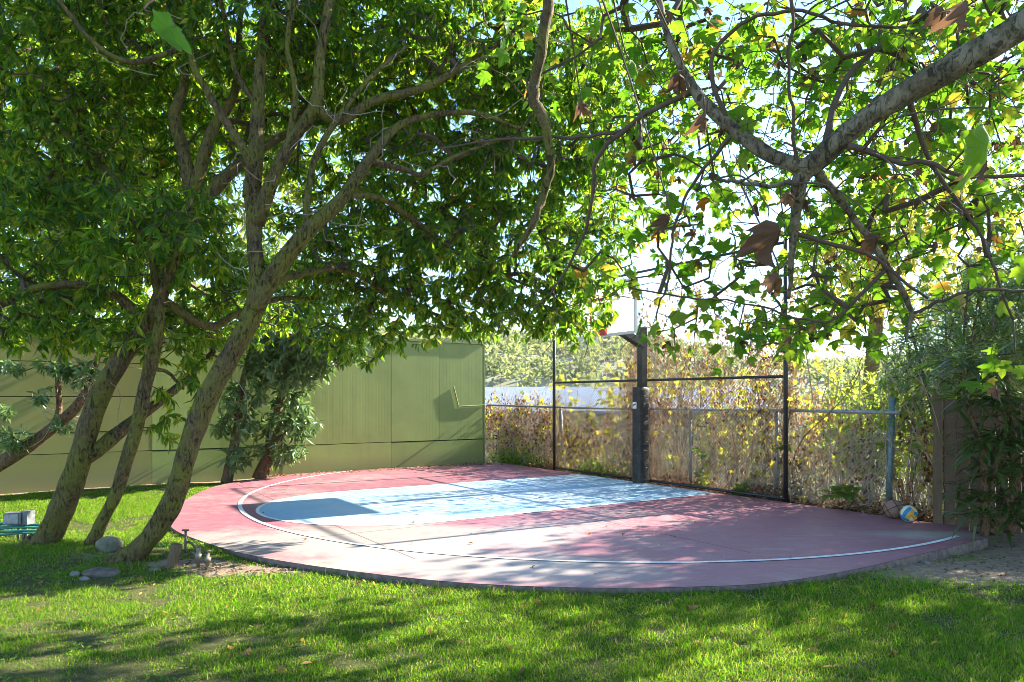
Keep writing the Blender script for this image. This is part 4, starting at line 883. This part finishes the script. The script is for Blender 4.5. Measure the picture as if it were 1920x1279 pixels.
# ------------------------------------------------------------------ vines, undergrowth and bushes at and beyond the fence
def tangle(name, label, a_c, u0, u1, zmax, n, leaf_n, ymat_share, seed):
    t = thing(name, label, 'vine', C(a_c, (u0 + u1) / 2, 0)); r = np.random.default_rng(seed)
    A, B, lp = [], [], []
    cl = r.random(max(4, n // 7)) * (u1 - u0) + u0
    for _ in range(n):
        u = cl[r.integers(len(cl))] + r.normal() * .16; u = min(max(u, u0), u1); z = zmax(u) * (.45 + .6 * r.random()); x = np.array([a_c - .08 + r.normal() * .06, u, max(z, .3)])
        while x[2] > .03:
            y = x + np.array([r.normal() * .02, r.normal() * .045, -.10 - .06 * r.random()]); y[0] = min(y[0], -.15); A.append(C(*x)); B.append(C(*y))
            if r.random() < leaf_n:
                for _ in range(r.integers(1, 4)): lp.append((min(x[0] + r.normal() * .06, -.13), x[1] + r.normal() * .06, x[2] + r.normal() * .04))
            x = y
    for _ in range(int(n * 1.3)):                      # loose canes that cross the hanging ones
        u = r.random() * (u1 - u0) + u0; x = np.array([a_c - .14 + r.normal() * .08, u, .05]); d = np.array([r.normal() * .15, r.normal() * .5, 1.0])
        for _ in range(int((.5 + r.random()) * zmax(u) / .14)):
            d = d + r.normal(size=3) * np.array([.12, .3, .15]); d /= np.linalg.norm(d); y = x + d * .13; y[0] = min(y[0], -.15); A.append(C(*x)); B.append(C(*y)); x = y
    b = MB(); b.segs(A, B, .0038, .0032, 3); b.build('stems', M['vine_stem'], t, stuff=True)
    for _ in range(max(4, n // 14)):                   # old woody canes
        u = r.random() * (u1 - u0) + u0; x = np.array([a_c - .12 - .1 * r.random(), u, 0.0]); pts_ = [C(*x)]; d = np.array([0, r.normal() * .18, 1.0])
        for _ in range(int((.6 + .5 * r.random()) * zmax(u) / .25)):
            d = d + r.normal(size=3) * np.array([.08, .16, .05]); d /= np.linalg.norm(d); x = x + d * .25; x[0] = min(x[0], -.16); pts_.append(C(*x))
        if len(pts_) > 2: b = MB(); q_ = spline(pts_, 3); b.tube(q_, np.linspace(.011, .005, len(q_)), 5); b.build('woody_cane', M['bark_pale'], t, True)
    for _ in range(int((u1 - u0) * 13)):                # bunches of dead leaves
        u = r.random() * (u1 - u0) + u0; z = zmax(u) * (.35 + .65 * r.random())
        for _ in range(r.integers(15, 55)): lp.append((min(a_c + r.normal() * .05, -.13), u + r.normal() * .07, max(.05, z + r.normal() * .16)))
    lp = np.array(lp); W = O + lp[:, :1] * NA + lp[:, 1:2] * UA + lp[:, 2:] * ZA; m = len(W)
    R = frames(rng.normal(size=(m, 3)) * .6 + np.array([0, 0, -1.0]), rnd_dirs(m)); s = .065 * (.5 + .9 * rng.random(m))
    y = rng.random(m) < ymat_share
    b = MB(); b.leaves(SMALL, W[~y], R[~y], s[~y]); b.build('dry_leaves', M['dry'], t, stuff=True)
    if y.any():
        b = MB(); b.leaves(SYC[0], W[y], R[y], s[y] * 1.7); b.build('yellow_leaves', M['yellow'], t, stuff=True)
    return t
tangle('dry_vine', 'dry vine on the low fence between wall and backstop', -.24, -6.2, -3.0, lambda u: 1.65, 260, .6, .07, 1)
tangle('dry_vine', 'thin dry vine on the backstop bay left of the hoop post', -.28, -2.85, -.5, lambda u: 1.35 + 1.3 * max(0, u + 1.5), 105, .5, .06, 2)
tangle('dry_vine', 'tall dry vine climbing the backstop right behind the hoop post', -.26, -.7, .5, lambda u: 3.6, 80, .6, .03, 3)
tangle('dry_vine', 'dense brown vine covering the backstop bay right of the hoop post', -.28, .4, 3.0, lambda u: 3.2 + .6 * math.sin(u * 2.2), 140, .5, .05, 4)
tangle('dry_vine', 'dry vine and canes on the fence between backstop and green end post', -.45, 3.05, 5.4, lambda u: 1.5, 95, .45, .06, 5)
# leaf litter along the foot of the fence
m = 9000; u = rng.random(m) * 10.6 - 5.15; a = -.12 - np.abs(rng.normal(size=m)) * .38; zz = np.abs(rng.normal(size=m)) * .07 * (1 + .8 * np.sin(u * 3.1)) + .0
W = O + a[:, None] * NA + u[:, None] * UA; W[:, 2] = np.maximum(zg(W[:, 0], W[:, 1]), 0) + zz + .01
b = MB(); b.leaves(SMALL, W, frames(rnd_dirs(m) * np.array([1, 1, .5]), rnd_dirs(m) + np.array([0, 0, .8])), .06 * (.5 + rng.random(m)))
tag(b.build('leaf_litter', M['dry'], stuff=True), 'brown dry leaf litter heaped along the foot of the fence', 'leaf litter')
# low green ground ivy in the litter
m = 1500; u = np.concatenate([rng.normal(size=m // 3) * .5 - 4.2, rng.normal(size=m // 3) * .5 - 1.6, rng.normal(size=m - 2 * (m // 3)) * .35 - 4.95]); a = -.10 - np.abs(rng.normal(size=m)) * .2
W = O + a[:, None] * NA + u[:, None] * UA; W[:, 2] = .05 + np.abs(rng.normal(size=m)) * .17
b = MB(); b.leaves(SMALL, W, frames(rnd_dirs(m) + np.array([0, 0, -.3]), rnd_dirs(m) + np.array([0, 0, 1.0])), .075 * (.5 + rng.random(m)))
tag(b.build('ground_ivy', M['weed'], stuff=True), 'low green ivy growing through the litter at the fence foot', 'ivy')
# weeds and saplings
for (px, py, Y, hgt, n, lab) in ((1612, 905, 10.9, .95, 3, 'green castor seedling on a tall thin stem right of the backstop'), (1552, 935, 11.2, .32, 3, 'low bright green weed at the backstop end post'), (1592, 940, 10.8, .28, 3, 'low bright green weed between backstop and green end post'), (1258, 905, 13.2, .75, 9, 'green vine shoot climbing right beside the hoop post'), (1240, 925, 12.9, .22, 5, 'small green weed at the foot of the backstop rail')):
    g0 = C(*(lambda q: (-.22, q[1]))(to_au(*G(px, min(py + 25, 960))[:2])), 0); t = thing('weed', lab, 'weed', g0)
    top = g0 + np.array([rng.normal() * .05, rng.normal() * .03, hgt]); pts = spline([g0, (g0 + top) / 2 + np.array([.03, 0, 0]), top], 4); b = MB(); b.tube(pts, .006, 5); b.build('stem', M['vine_stem'], t, True)
    at_ = np.array([g0 + (top - g0) * (1 - .75 * i / max(n - 1, 1) * (n > 3)) + rng.normal(size=3) * np.array([.05, .03, .03]) for i in range(n)])
    pos, R, s = whorls(at_, np.tile([0, 0, 1.0], (n, 1)), 6, .17 if n <= 5 else .11, .5, 1.2)
    b = MB(); b.leaves(SYC[1] if n == 3 else SMALL, pos, R, s); b.build('foliage', M['weed'], t, stuff=True)
sg = 'yellowing saplings beyond the fence'
for i, (u, a, hgt, lab) in enumerate(((-4.4, -1.6, 2.2, 'yellow leaved sapling beyond the fence next to the green wall'), (-3.4, -2.2, 2.3, 'yellow leaved sapling beyond the low fence left of the backstop post'), (-2.0, -1.4, 2.6, 'yellow leaved sapling behind the left bay of the backstop'), (-.9, -1.9, 2.4, 'yellow leaved sapling behind the fence left of the hoop post'), (1.0, -1.6, 2.4, 'yellow leaved sapling behind the fence right of the hoop post'), (2.3, -2.2, 2.9, 'yellow leaved sapling behind the right bay of the backstop'))):
    c = C(a, u, -.1); st = []
    for _ in range(4):
        e = rng.normal(size=2) * .35; st.append([(c[0], c[1], -.2, .012), (c[0] + e[0] * .5, c[1] + e[1] * .5, hgt * .5, .009), (c[0] + e[0], c[1] + e[1], hgt, .004)])
    bush('sapling', lab, 'sapling', c, st, [((c[0], c[1], hgt * .68), (.6, .6, hgt * .36), 1.0)], 40, 4, .12, 'yellow', SYC[0], 'vine_stem', sg, .4)
for (x, y, hgt, rad, n, mt, lab) in ((6.2, 12.9, 1.9, 1.0, 380, 'laurel_far', 'sunlit green bush beyond the fence between the end post and backstop'), (7.6, 14.2, 2.2, 1.3, 430, 'laurel_far', 'big sunlit bush behind the oleanders'), (4.8, 16.2, 1.5, .9, 220, 'laurel_far', 'sunlit bush behind the right bay of the backstop'), (11.2, 18.5, 4.6, 2.0, 420, 'laurel_far', 'tall pale green bush far behind the right fence')):
    st = []
    for _ in range(5):
        e = rng.normal(size=2) * rad * .5; st.append([(x, y, -.6, .03), (x + e[0] * .5, y + e[1] * .5, hgt * .5, .02), (x + e[0], y + e[1], hgt * .9, .006)])
    bush('bush', lab, 'bush', (x, y, float(zg(x, y))), st, [((x, y, hgt * .55), (rad, rad, hgt * .5), 1.0)], n, 9, .13, mt, LAUREL4, 'bark_pale', 'sunlit bushes beyond the fence')
# thicket of upright canes between end post and wooden fence
A, B, lp = [], [], []
for _ in range(85):
    c = C(-.35 - abs(rng.normal()) * .5, 3.3 + 2.3 * rng.random(), 0); x = np.array([c[0], c[1], float(zg(c[0], c[1]))]); d = np.array([rng.normal() * .12, rng.normal() * .1, 1.0]); hgt = .9 + 1.5 * rng.random()
    while x[2] < hgt:
        d = d + rng.normal(size=3) * .07; d /= np.linalg.norm(d); y = x + d * .16; A.append(x); B.append(y); x = y
        if x[2] > .5 and rng.random() < .6: lp.append(x + rng.normal(size=3) * .06)
b = MB(); b.segs(A, B, .0065, .006, 5); th_ = tag(b.build('cane_thicket', M['vine_stem'], stuff=True), 'thicket of thin upright canes behind the balls', 'thicket')
lp = np.array(lp); pos, R, s = whorls(lp, np.tile([0, 0, 1.0], (len(lp), 1)) + rng.normal(size=lp.shape) * .4, 4, .09, .3); b = MB(); b.leaves(SMALL, pos, R, s); b.build('foliage', M['weed'], th_, stuff=True)

# ------------------------------------------------------------------ far background
def hill(name, cx, cy_, rx, ry, hh, z0):
    n = 40; X, Yv = np.meshgrid(np.linspace(-1, 1, n), np.linspace(-1, 1, n), indexing='ij'); r2 = X ** 2 + Yv ** 2
    Z = z0 - 3 + (hh + 3) * np.clip(1 - r2, 0, 1) ** 1.1 + (vnoise(X * 9 + 20, Yv * 9 + 20, 1, 5) - .5) * hh * .25
    b = MB(); i, j = np.meshgrid(np.arange(n - 1), np.arange(n - 1), indexing='ij'); q = i * n + j
    b.add(np.stack([cx + X * rx, cy_ + Yv * ry, Z], -1).reshape(-1, 3), quads=np.stack([q, q + n, q + n + 1, q + 1], -1).reshape(-1, 4)); o = b.build(name, M['hill'], smooth=True); o['kind'] = 'structure'
    V = b.arrays()[0]; return V
V1 = hill('hill', -10, 170, 120, 70, 18, -3); V2 = hill('hill', 120, 190, 110, 70, 15, -3)
hp = np.concatenate([V1, V2]); hp = hp[(hp[:, 2] > -2) & (hp[:, 1] < 185) & (np.abs(hp[:, 0] / hp[:, 1]) < .8)]
nh = 2600; c = hp[rng.integers(0, len(hp), nh)] + rng.normal(size=(nh, 3)) * np.array([2.5, 2.5, .3]); pts = np.concatenate([c + rnd_dirs(nh) * rng.random((nh, 1)) * np.array([2.0, 2.0, 1.6]) + np.array([0, 0, 1.2]) for _ in range(24)])
b = MB(); b.leaves(SMALL, pts, frames(rnd_dirs(len(pts)), rnd_dirs(len(pts))), .9 * (.6 + .8 * rng.random(len(pts))))
tag(b.build('hillside_wood', M['hillleaf'], stuff=True), 'pale wooded hillside far behind the fence', 'wood')
# long low building seen through the fence
M['roof'] = plain('pale_blue_grey_roofing', (.22, .26, .32), .6, .4, 0, .12, 2); M['lw'] = plain('pale_stucco', (.36, .37, .38), .8, .2, 0, .12, 2); M['dk'] = plain('shaded_garage_interior', (.05, .055, .065), .5, .4)
bl = thing('low_building', 'long low pale building with a blue grey roof beyond the fence', 'building', (4.5, 44, -3.6)); 
b = MB(); b.box((4.5, 46, -1.4), (10, 0, 0), (0, 3, 0), (0, 0, 2.2)); b.build('wall', M['lw'], bl)
b = MB(); b.add([(-6, 42.2, .85), (15, 42.2, .85), (15, 46, 2.3), (-6, 46, 2.3), (-6, 49.8, .85), (15, 49.8, .85), (-6, 42.2, .70), (15, 42.2, .70), (15, 49.8, .70), (-6, 49.8, .70)], tris=[(0, 3, 4), (1, 5, 2)], quads=[(0, 1, 2, 3), (3, 2, 5, 4), (6, 7, 1, 0), (4, 5, 8, 9), (6, 0, 4, 9), (7, 8, 5, 1)]); b.build('roof', M['roof'], bl)
for x in (-3.6, -.4, 2.8, 6.0, 9.2, 12.2):
    b = MB(); b.box((x, 42.97, -1.7), (1.25, 0, 0), (0, .06, 0), (0, 0, 1.35)); w = b.build('garage_opening', M['dk'], bl)  # flat dark panel for an opening; its shade is put into the colour
    b = MB(); b.box((x, 42.93, -.28), (1.33, 0, 0), (0, .09, 0), (0, 0, .06)); b.build('lintel', M['lw'], w)
make_tree('background_tree', 'pale yellow green tree in the distance at the upper right', 'tree', (12.5, 27, -2.3), [(1620, 900, 40, 27), (1640, 640, 34, 27), (1660, 450, 20, 27), (1680, 330, 10, 27)], [[(1640, 600, 18, 27), (1560, 480, 10, 27), (1520, 420, 6, 27)], [(1645, 560, 18, 27), (1760, 420, 12, 27), (1850, 340, 6, 27)]],
  [(1640, 420, 27, 110, 80, 2.0), (1740, 360, 27, 130, 90, 2.2), (1830, 440, 27, 110, 110, 2.0), (1560, 520, 27, 110, 80, 1.8), (1700, 540, 27, 150, 90, 2.0)], 4, 9, .34, 'yellow', 'bark', LAUREL4, 0, sides=10)

# ------------------------------------------------------------------ small things on the lawn
def rock(name, c, r, mat, seed, label, flat=None):
    rr = np.random.default_rng(seed); b = ball_grid(np.zeros(3), 1.0, 18, 12); V = b.arrays()[0]
    k = rr.normal(size=(9, 3)); k /= np.linalg.norm(k, axis=1)[:, None]; lim = .72 + .25 * rr.random(9)
    for kk, l in zip(k, lim):
        d = V @ kk; V = V - np.outer(np.maximum(d - l, 0), kk)
    V = V * (1 + .05 * (vnoise(V[:, :1] * 3 + 20, V[:, 1:2] * 3 + V[:, 2:] * 2 + 20, 1, seed) - .5) * 2) * np.array(r) + np.array(c); b.v = [V]; return tag(b.build(name, M[mat], smooth=False), label, 'stone')
g0 = G(205, 1042); rock('stone', g0 + np.array([0, 0, .07]), (.15, .12, .14), 'stone', 3, 'rounded upright stone between the slender and the forked trunk')
g0 = G(192, 1078); rock('stone', g0 + np.array([0, -.02, .015]), (.175, .12, .06), 'stone_flat', 4, 'flat grey stone slab at the foot of the forked tree')
g0 = G(140, 1082); rock('stone', g0 + np.array([0, 0, .02]), (.048, .042, .036), 'rubble', 5, 'small white lump of broken concrete left of the flat stone')
g0 = G(158, 1088); rock('stone', g0 + np.array([0, 0, .012]), (.05, .035, .022), 'rubble', 6, 'smallest pale flat concrete chip beside the broken lump')
g0 = G(290, 1072); rock('stone', g0 + np.array([0, 0, .005]), (.06, .05, .04), 'stone', 7, 'small dark stone half sunk right of the forked tree')
g0 = G(1735, 1052); rock('stone', g0 + np.array([0, 0, -.02]), (.05, .04, .03), 'rubble', 8, 'small pale stone on the bare soil by the court corner')
# grey box on two posts
e = G(38, 1015); gb = thing('electrical_box', 'grey weathered junction box on pipe posts left of the trunks', 'utility box', e)
for dx in (-.02, .035, .07):
    b = MB(); b.tube([e + (dx, 0, -.05), e + (dx, 0, .22)], .016, 8); b.build('post', M['greybox'], gb, True)
b = MB(); b.box(e + np.array([-.055, -.02, .27]), (.085, .02, 0), (-.015, .06, 0), (0, 0, .065)); q = b.build('box', M['greybox'], gb)
b = MB(); b.box(e + np.array([-.052, -.087, .27]), (.072, .017, 0), (-.0012, .005, 0), (0, 0, .052)); b.build('cover', M['galv'], q)
b = MB(); b.box(e + np.array([.085, .0, .275]), (.045, -.012, 0), (.012, .05, 0), (0, 0, .075)); b.build('box', M['greybox'], gb)
# hose
hs = G(10, 1020) + np.array([0, 0, .06]); ht = thing('garden_hose', 'green garden hose coiled on the lawn behind the leftmost trunk', 'hose', hs); b = MB(); pts = []
for i in range(90):
    t = i * .22; r_ = .52 + .10 * math.sin(i * .37); pts.append(hs + np.array([-.25 + r_ * math.cos(t) * 1.25, .25 + r_ * math.sin(t) * .5, .03 + .0009 * i + .008 * math.sin(i * 1.1)]))
b.tube(spline(pts, 3), .014, 7); b.build('coil', M['hose'], ht, True)
b = MB(); p = [pts[-1]] + [G(x, y) + np.array([0, 0, .05]) for x, y in ((110, 1022), (170, 1020), (235, 1022), (300, 1030), (345, 1040))]; b.tube(spline(p, 8), .013, 7); b.build('loose_length', M['hose'], ht, True)
b = MB(); p = [G(x, y) + np.array([0, 0, .05]) for x, y in ((60, 1030), (120, 1030), (190, 1034), (230, 1034), (262, 1026))]; b.tube(spline(p, 8), .013, 7); b.build('loose_length', M['hose'], ht, True)
# stake
s0 = G(325, 1066); st = thing('wooden_stake', 'short weathered wooden stump post beside the irrigation valves', 'stake', s0)
b = MB(); b.tube([s0 + (-.02, 0, -.05), s0 + (0, 0, .1), s0 + (.03, .01, .225)], [.05, .052, .055], 9, wob=.12); b.build('stake_body', M['stake'], st)
b = MB(); b.tube([s0 + (.03, .01, .2255), s0 + (.031, .01, .232)], [.055, .048], 9, wob=.12); b.build('stake_top', M['stake'], st)
# irrigation valves
for (px, py, kind, lab) in ((372, 1066, 2, 'pair of irrigation valve risers with handles at the bare soil patch'), (348, 1045, 1, 'slim garden tap on a thin pipe behind the valve risers')):
    v0 = G(px, py); vt = thing('irrigation_valve', lab, 'valve', v0)
    for j in range(kind):
        o_ = v0 + np.array([.075 * j, .03 * j, 0]); hh = .20 - .06 * j if kind == 2 else .26
        b = MB(); b.tube([o_ + (0, 0, -.05), o_ + (0, 0, hh * .45), o_ + (0, 0, hh * .46), o_ + (0, 0, hh * .7), o_ + (0, 0, hh * .71), o_ + (0, 0, hh)], [.018, .018, .034, .034, .02, .02] if kind == 2 else [.012, .012, .014, .014, .012, .012], 9); b.build('riser', M['pvc' if kind == 2 else 'brass'], vt, True)
        b = MB(); b.tube([o_ + (-.035, 0, hh + .02), o_ + (.035, 0, hh + .02)], .009, 6); b.build('handle', M['brass'], vt, True)
        b = MB(); b.tube([o_ + (0, 0, hh), o_ + (0, 0, hh + .02)], .012, 6); b.build('valve_stem', M['brass'], vt, True)
    b = MB(); b.tube([v0 + (0, 0, .13), v0 + (-.07, .03, .15), v0 + (-.13, .06, .12)] if kind == 2 else [v0 + (0, 0, .16), v0 + (.06, 0, .15), v0 + (.10, 0, .10)], .013, 7); b.build('spout', M['brass'], vt, True)
# surface root
b = MB(); p = [G(95, 1040), G(55, 1048), G(10, 1058), G(-60, 1070)]; p = [q + np.array([0, 0, .02]) for q in p]; b.tube(spline(p, 5), np.linspace(.055, .03, 16), 9, wob=.14)
tag(b.build('tree_root', M['bark'], smooth=True), 'surface root running left from the leftmost trunk', 'root')

# ------------------------------------------------------------------ fallen leaves
fm = [tmesh('fallen_leaf', palmate(LB, .42, .2, .45, 11), M['fallen']), tmesh('fallen_leaf', LAUREL, M['fallen'])]
def fallen(p, s, which, label, group=None):
    o = bpy.data.objects.new('fallen_leaf', fm[which]); col.objects.link(o); o.location = p; o.scale = (s,) * 3
    o.rotation_euler = (rng.normal() * .25, rng.normal() * .25, rng.random() * 6.28); tag(o, label, 'leaf', group)
p = G(1290, 1148); fallen(p + np.array([0, 0, .045]), .10, 0, 'bright orange curled leaf standing out on the front lawn')
for _ in range(75):
    x, y = rng.random() * 1700 + 60, 1085 + rng.random() * 190; p = G(x, y)
    if inside(p[:1], p[1:2], court_poly)[0]: continue
    fallen(p + np.array([0, 0, float(zg(p[0], p[1])) + .04]), .045 + .04 * rng.random(), int(rng.random() < .65), 'small fallen leaf in the grass ' + ('at the left, below the leaning trunks' if x < 500 else 'in the middle of the front lawn' if x < 1150 else 'at the right of the front lawn'), 'fallen leaves on the lawn')
for _ in range(60):
    x, y = 430 + rng.random() * 1150, 880 + rng.random() ** 1.2 * 205; p = G(x, y, TOP)
    if not inside(p[:1], p[1:2], court_poly)[0]: continue
    au = to_au(p[0], p[1]); fallen(p + np.array([0, 0, .02]), .035 + .03 * rng.random(), int(rng.random() < .7), 'small fallen leaf on the ' + ('blue key of the court' if (0 < au[0] < FT + 1.5 and abs(au[1]) < KW) else 'red court between key and green wall' if au[1] < 0 else 'red court in front of the key'), 'fallen leaves on the court')
# drift of leaves along the wall side
m = 500; a = .3 + rng.random(m) * 5.5; u = WU + .2 + np.abs(rng.normal(size=m)) * .22; W = O + a[:, None] * NA + u[:, None] * UA; W[:, 2] = TOP + .012
b = MB(); b.leaves(SMALL, W, frames(rnd_dirs(m) * np.array([1, 1, .2]), np.tile([0, 0, 1.0], (m, 1)) + rng.normal(size=(m, 3)) * .3), .05 * (.5 + rng.random(m)))
tag(b.build('leaf_drift', M['dry'], stuff=True), 'thin drift of dry leaves along the foot of the green wall', 'leaf litter')

m = 1100; X = np.concatenate([3.6 + rng.random(m // 2) * 3.4, -3.4 + rng.random(m - m // 2) * 1.9]); Yv = np.concatenate([6.5 + rng.random(m // 2) * 2.2, 6.7 + rng.random(m - m // 2) * .8]); k = (dirt_mask(X, Yv) > .25) & ~inside(X, Yv, court_poly); X, Yv = X[k], Yv[k]; m = len(X)
W = np.stack([X, Yv, zg(X, Yv) + .008], 1); b = MB(); b.leaves(SMALL, W, frames(rnd_dirs(m) * np.array([1, 1, .25]), np.tile([0, 0, 1.0], (m, 1)) + rng.normal(size=(m, 3)) * .4), .035 * (.4 + rng.random(m)))
tag(b.build('soil_litter', M['dry'], stuff=True), 'bits of dry leaf scattered over the bare soil patches', 'leaf litter')
m = 420; X = np.concatenate([3.6 + rng.random(m // 2) * 3.0, -3.2 + rng.random(m - m // 2) * 1.6]); Yv = np.concatenate([6.5 + rng.random(m // 2) * 2.0, 6.75 + rng.random(m - m // 2) * .6]); k = (dirt_mask(X, Yv) > .3) & ~inside(X, Yv, court_poly); X, Yv = X[k], Yv[k]; b = MB()
for x, y in zip(X, Yv):
    r_ = .006 + .014 * rng.random() ** 2; z_ = float(zg(x, y)); q = rnd_dirs(6) * .2 + np.array([(1, 0, 0), (-1, 0, 0), (0, 1, 0), (0, -1, 0), (0, 0, .7), (0, 0, -.7)]); b.add(q * r_ + np.array([x, y, z_ + r_ * .3]), tris=[(0, 2, 4), (2, 1, 4), (1, 3, 4), (3, 0, 4), (2, 0, 5), (1, 2, 5), (3, 1, 5), (0, 3, 5)])
tag(b.build('pebbles', M['stone_flat'], stuff=True), 'small pebbles on the bare soil beside the court', 'pebbles')
# ------------------------------------------------------------------ lawn grass
def grass(n, x0, x1, y0, y1, hgt, wid, keep):
    X = x0 + rng.random(n) * (x1 - x0); Y = y0 + rng.random(n) * (y1 - y0)
    k = (np.abs(X) < .80 * Y + .9) & ~inside(X, Y, court_poly)
    a, u = to_au(X, Y); k &= (a > .05) & (u > WU + .12)
    d = dirt_mask(X, Y); pn = vnoise(X + 50, Y + 50, .16, 9) * .55 + vnoise(X + 50, Y + 50, .5, 10) * .35 + vnoise(X + 50, Y + 50, 1.6, 12) * .35
    k &= rng.random(n) < np.clip(keep * np.clip(2.6 * pn - .80, .06, 1) * (1 - 1.25 * d), 0, 1)
    X, Y, pn = X[k], Y[k], pn[k]; m = len(X); Z = zg(X, Y) - .004
    h = hgt * (.4 + .7 * rng.random(m)) * (.25 + 1.15 * pn); t = rng.random(m) * 6.28; lean = np.abs(rng.normal(size=m)) * .75 + .2
    lx, ly = np.cos(t) * lean, np.sin(t) * lean; s = rng.random(m) * 6.28; wx, wy = np.cos(s) * wid / 2, np.sin(s) * wid / 2
    V = np.empty((m, 5, 3)); V[:, 0] = np.stack([X - wx, Y - wy, Z], 1); V[:, 1] = np.stack([X + wx, Y + wy, Z], 1)
    mx, my, mz = X + lx * h * .4, Y + ly * h * .4, Z + h * .6
    V[:, 2] = np.stack([mx + wx * .8, my + wy * .8, mz], 1); V[:, 3] = np.stack([mx - wx * .8, my - wy * .8, mz], 1)
    V[:, 4] = np.stack([X + lx * h * 1.15, Y + ly * h * 1.15, Z + h * (1 - .25 * np.minimum(lean, 1.2))], 1)
    base = np.arange(m)[:, None] * 5
    return V.reshape(-1, 3), base + np.array([[3, 2, 4]]), base + np.array([[0, 1, 2, 3]])
b = MB()
for (n, x0, x1, y0, y1, hgt, wid) in ((260000, -5, 5, 3.6, 6.0, .034, .0042), (14000, -5, 5, 3.6, 6.5, .075, .005), (200000, -7, 7, 6.0, 8.6, .034, .0052), (9000, -7, 7, 6.0, 8.6, .075, .006), (150000, -10.5, -3.0, 8.6, 14.0, .05, .0075)):
    V, T, Q = grass(n, x0, x1, y0, y1, hgt, wid, 1.15); b.add(V, tris=T, quads=Q)
m = 9000; X = rng.random(m) * 12 - 6; Yv = 3.7 + rng.random(m) * 4.6; cl_ = vnoise(X + 50, Yv + 50, .45, 21) + .5 * vnoise(X + 50, Yv + 50, 1.7, 22)
k = (cl_ > .92) & ~inside(X, Yv, court_poly) & (dirt_mask(X, Yv) < .5); X, Yv = X[k], Yv[k]; m = len(X)
wp_ = np.stack([X, Yv, zg(X, Yv) + .018], 1); pos, R, s_ = whorls(wp_, np.tile([0, 0, 1.0], (m, 1)), 5, .034, .1, 1.1); bw = MB(); bw.leaves(SMALL, pos, R, s_)
tag(bw.build('lawn_weeds', M['weed'], stuff=True), 'low broad leaved weeds growing among the lawn grass', 'weeds')
tag(b.build('lawn_grass', M['grass'], stuff=True, origin=(0, 0, 0)), 'short green lawn grass in front of and left of the court', 'grass')

# ------------------------------------------------------------------ haze
b = MB(); b.box((0, 0, 14.5), (960, 0, 0), (0, 960, 0), (0, 0, 20.5)); hz = b.build('haze', M['greybox']); hz.data.materials.clear()
m, nt, out = new_mat('thin_bright_haze'); pv = nd(nt, 'ShaderNodeVolumePrincipled'); pv.inputs['Color'].default_value = (.95, .96, 1, 1); pv.inputs['Density'].default_value = .00012; pv.inputs['Anisotropy'].default_value = .3
nt.links.new(pv.outputs[0], out.inputs['Volume']); hz.data.materials.append(m); tag(hz, 'thin bright haze in the air over the far hillside', 'haze', kind='stuff')

for o in sc.objects:
    if '_o' in o: del o['_o']
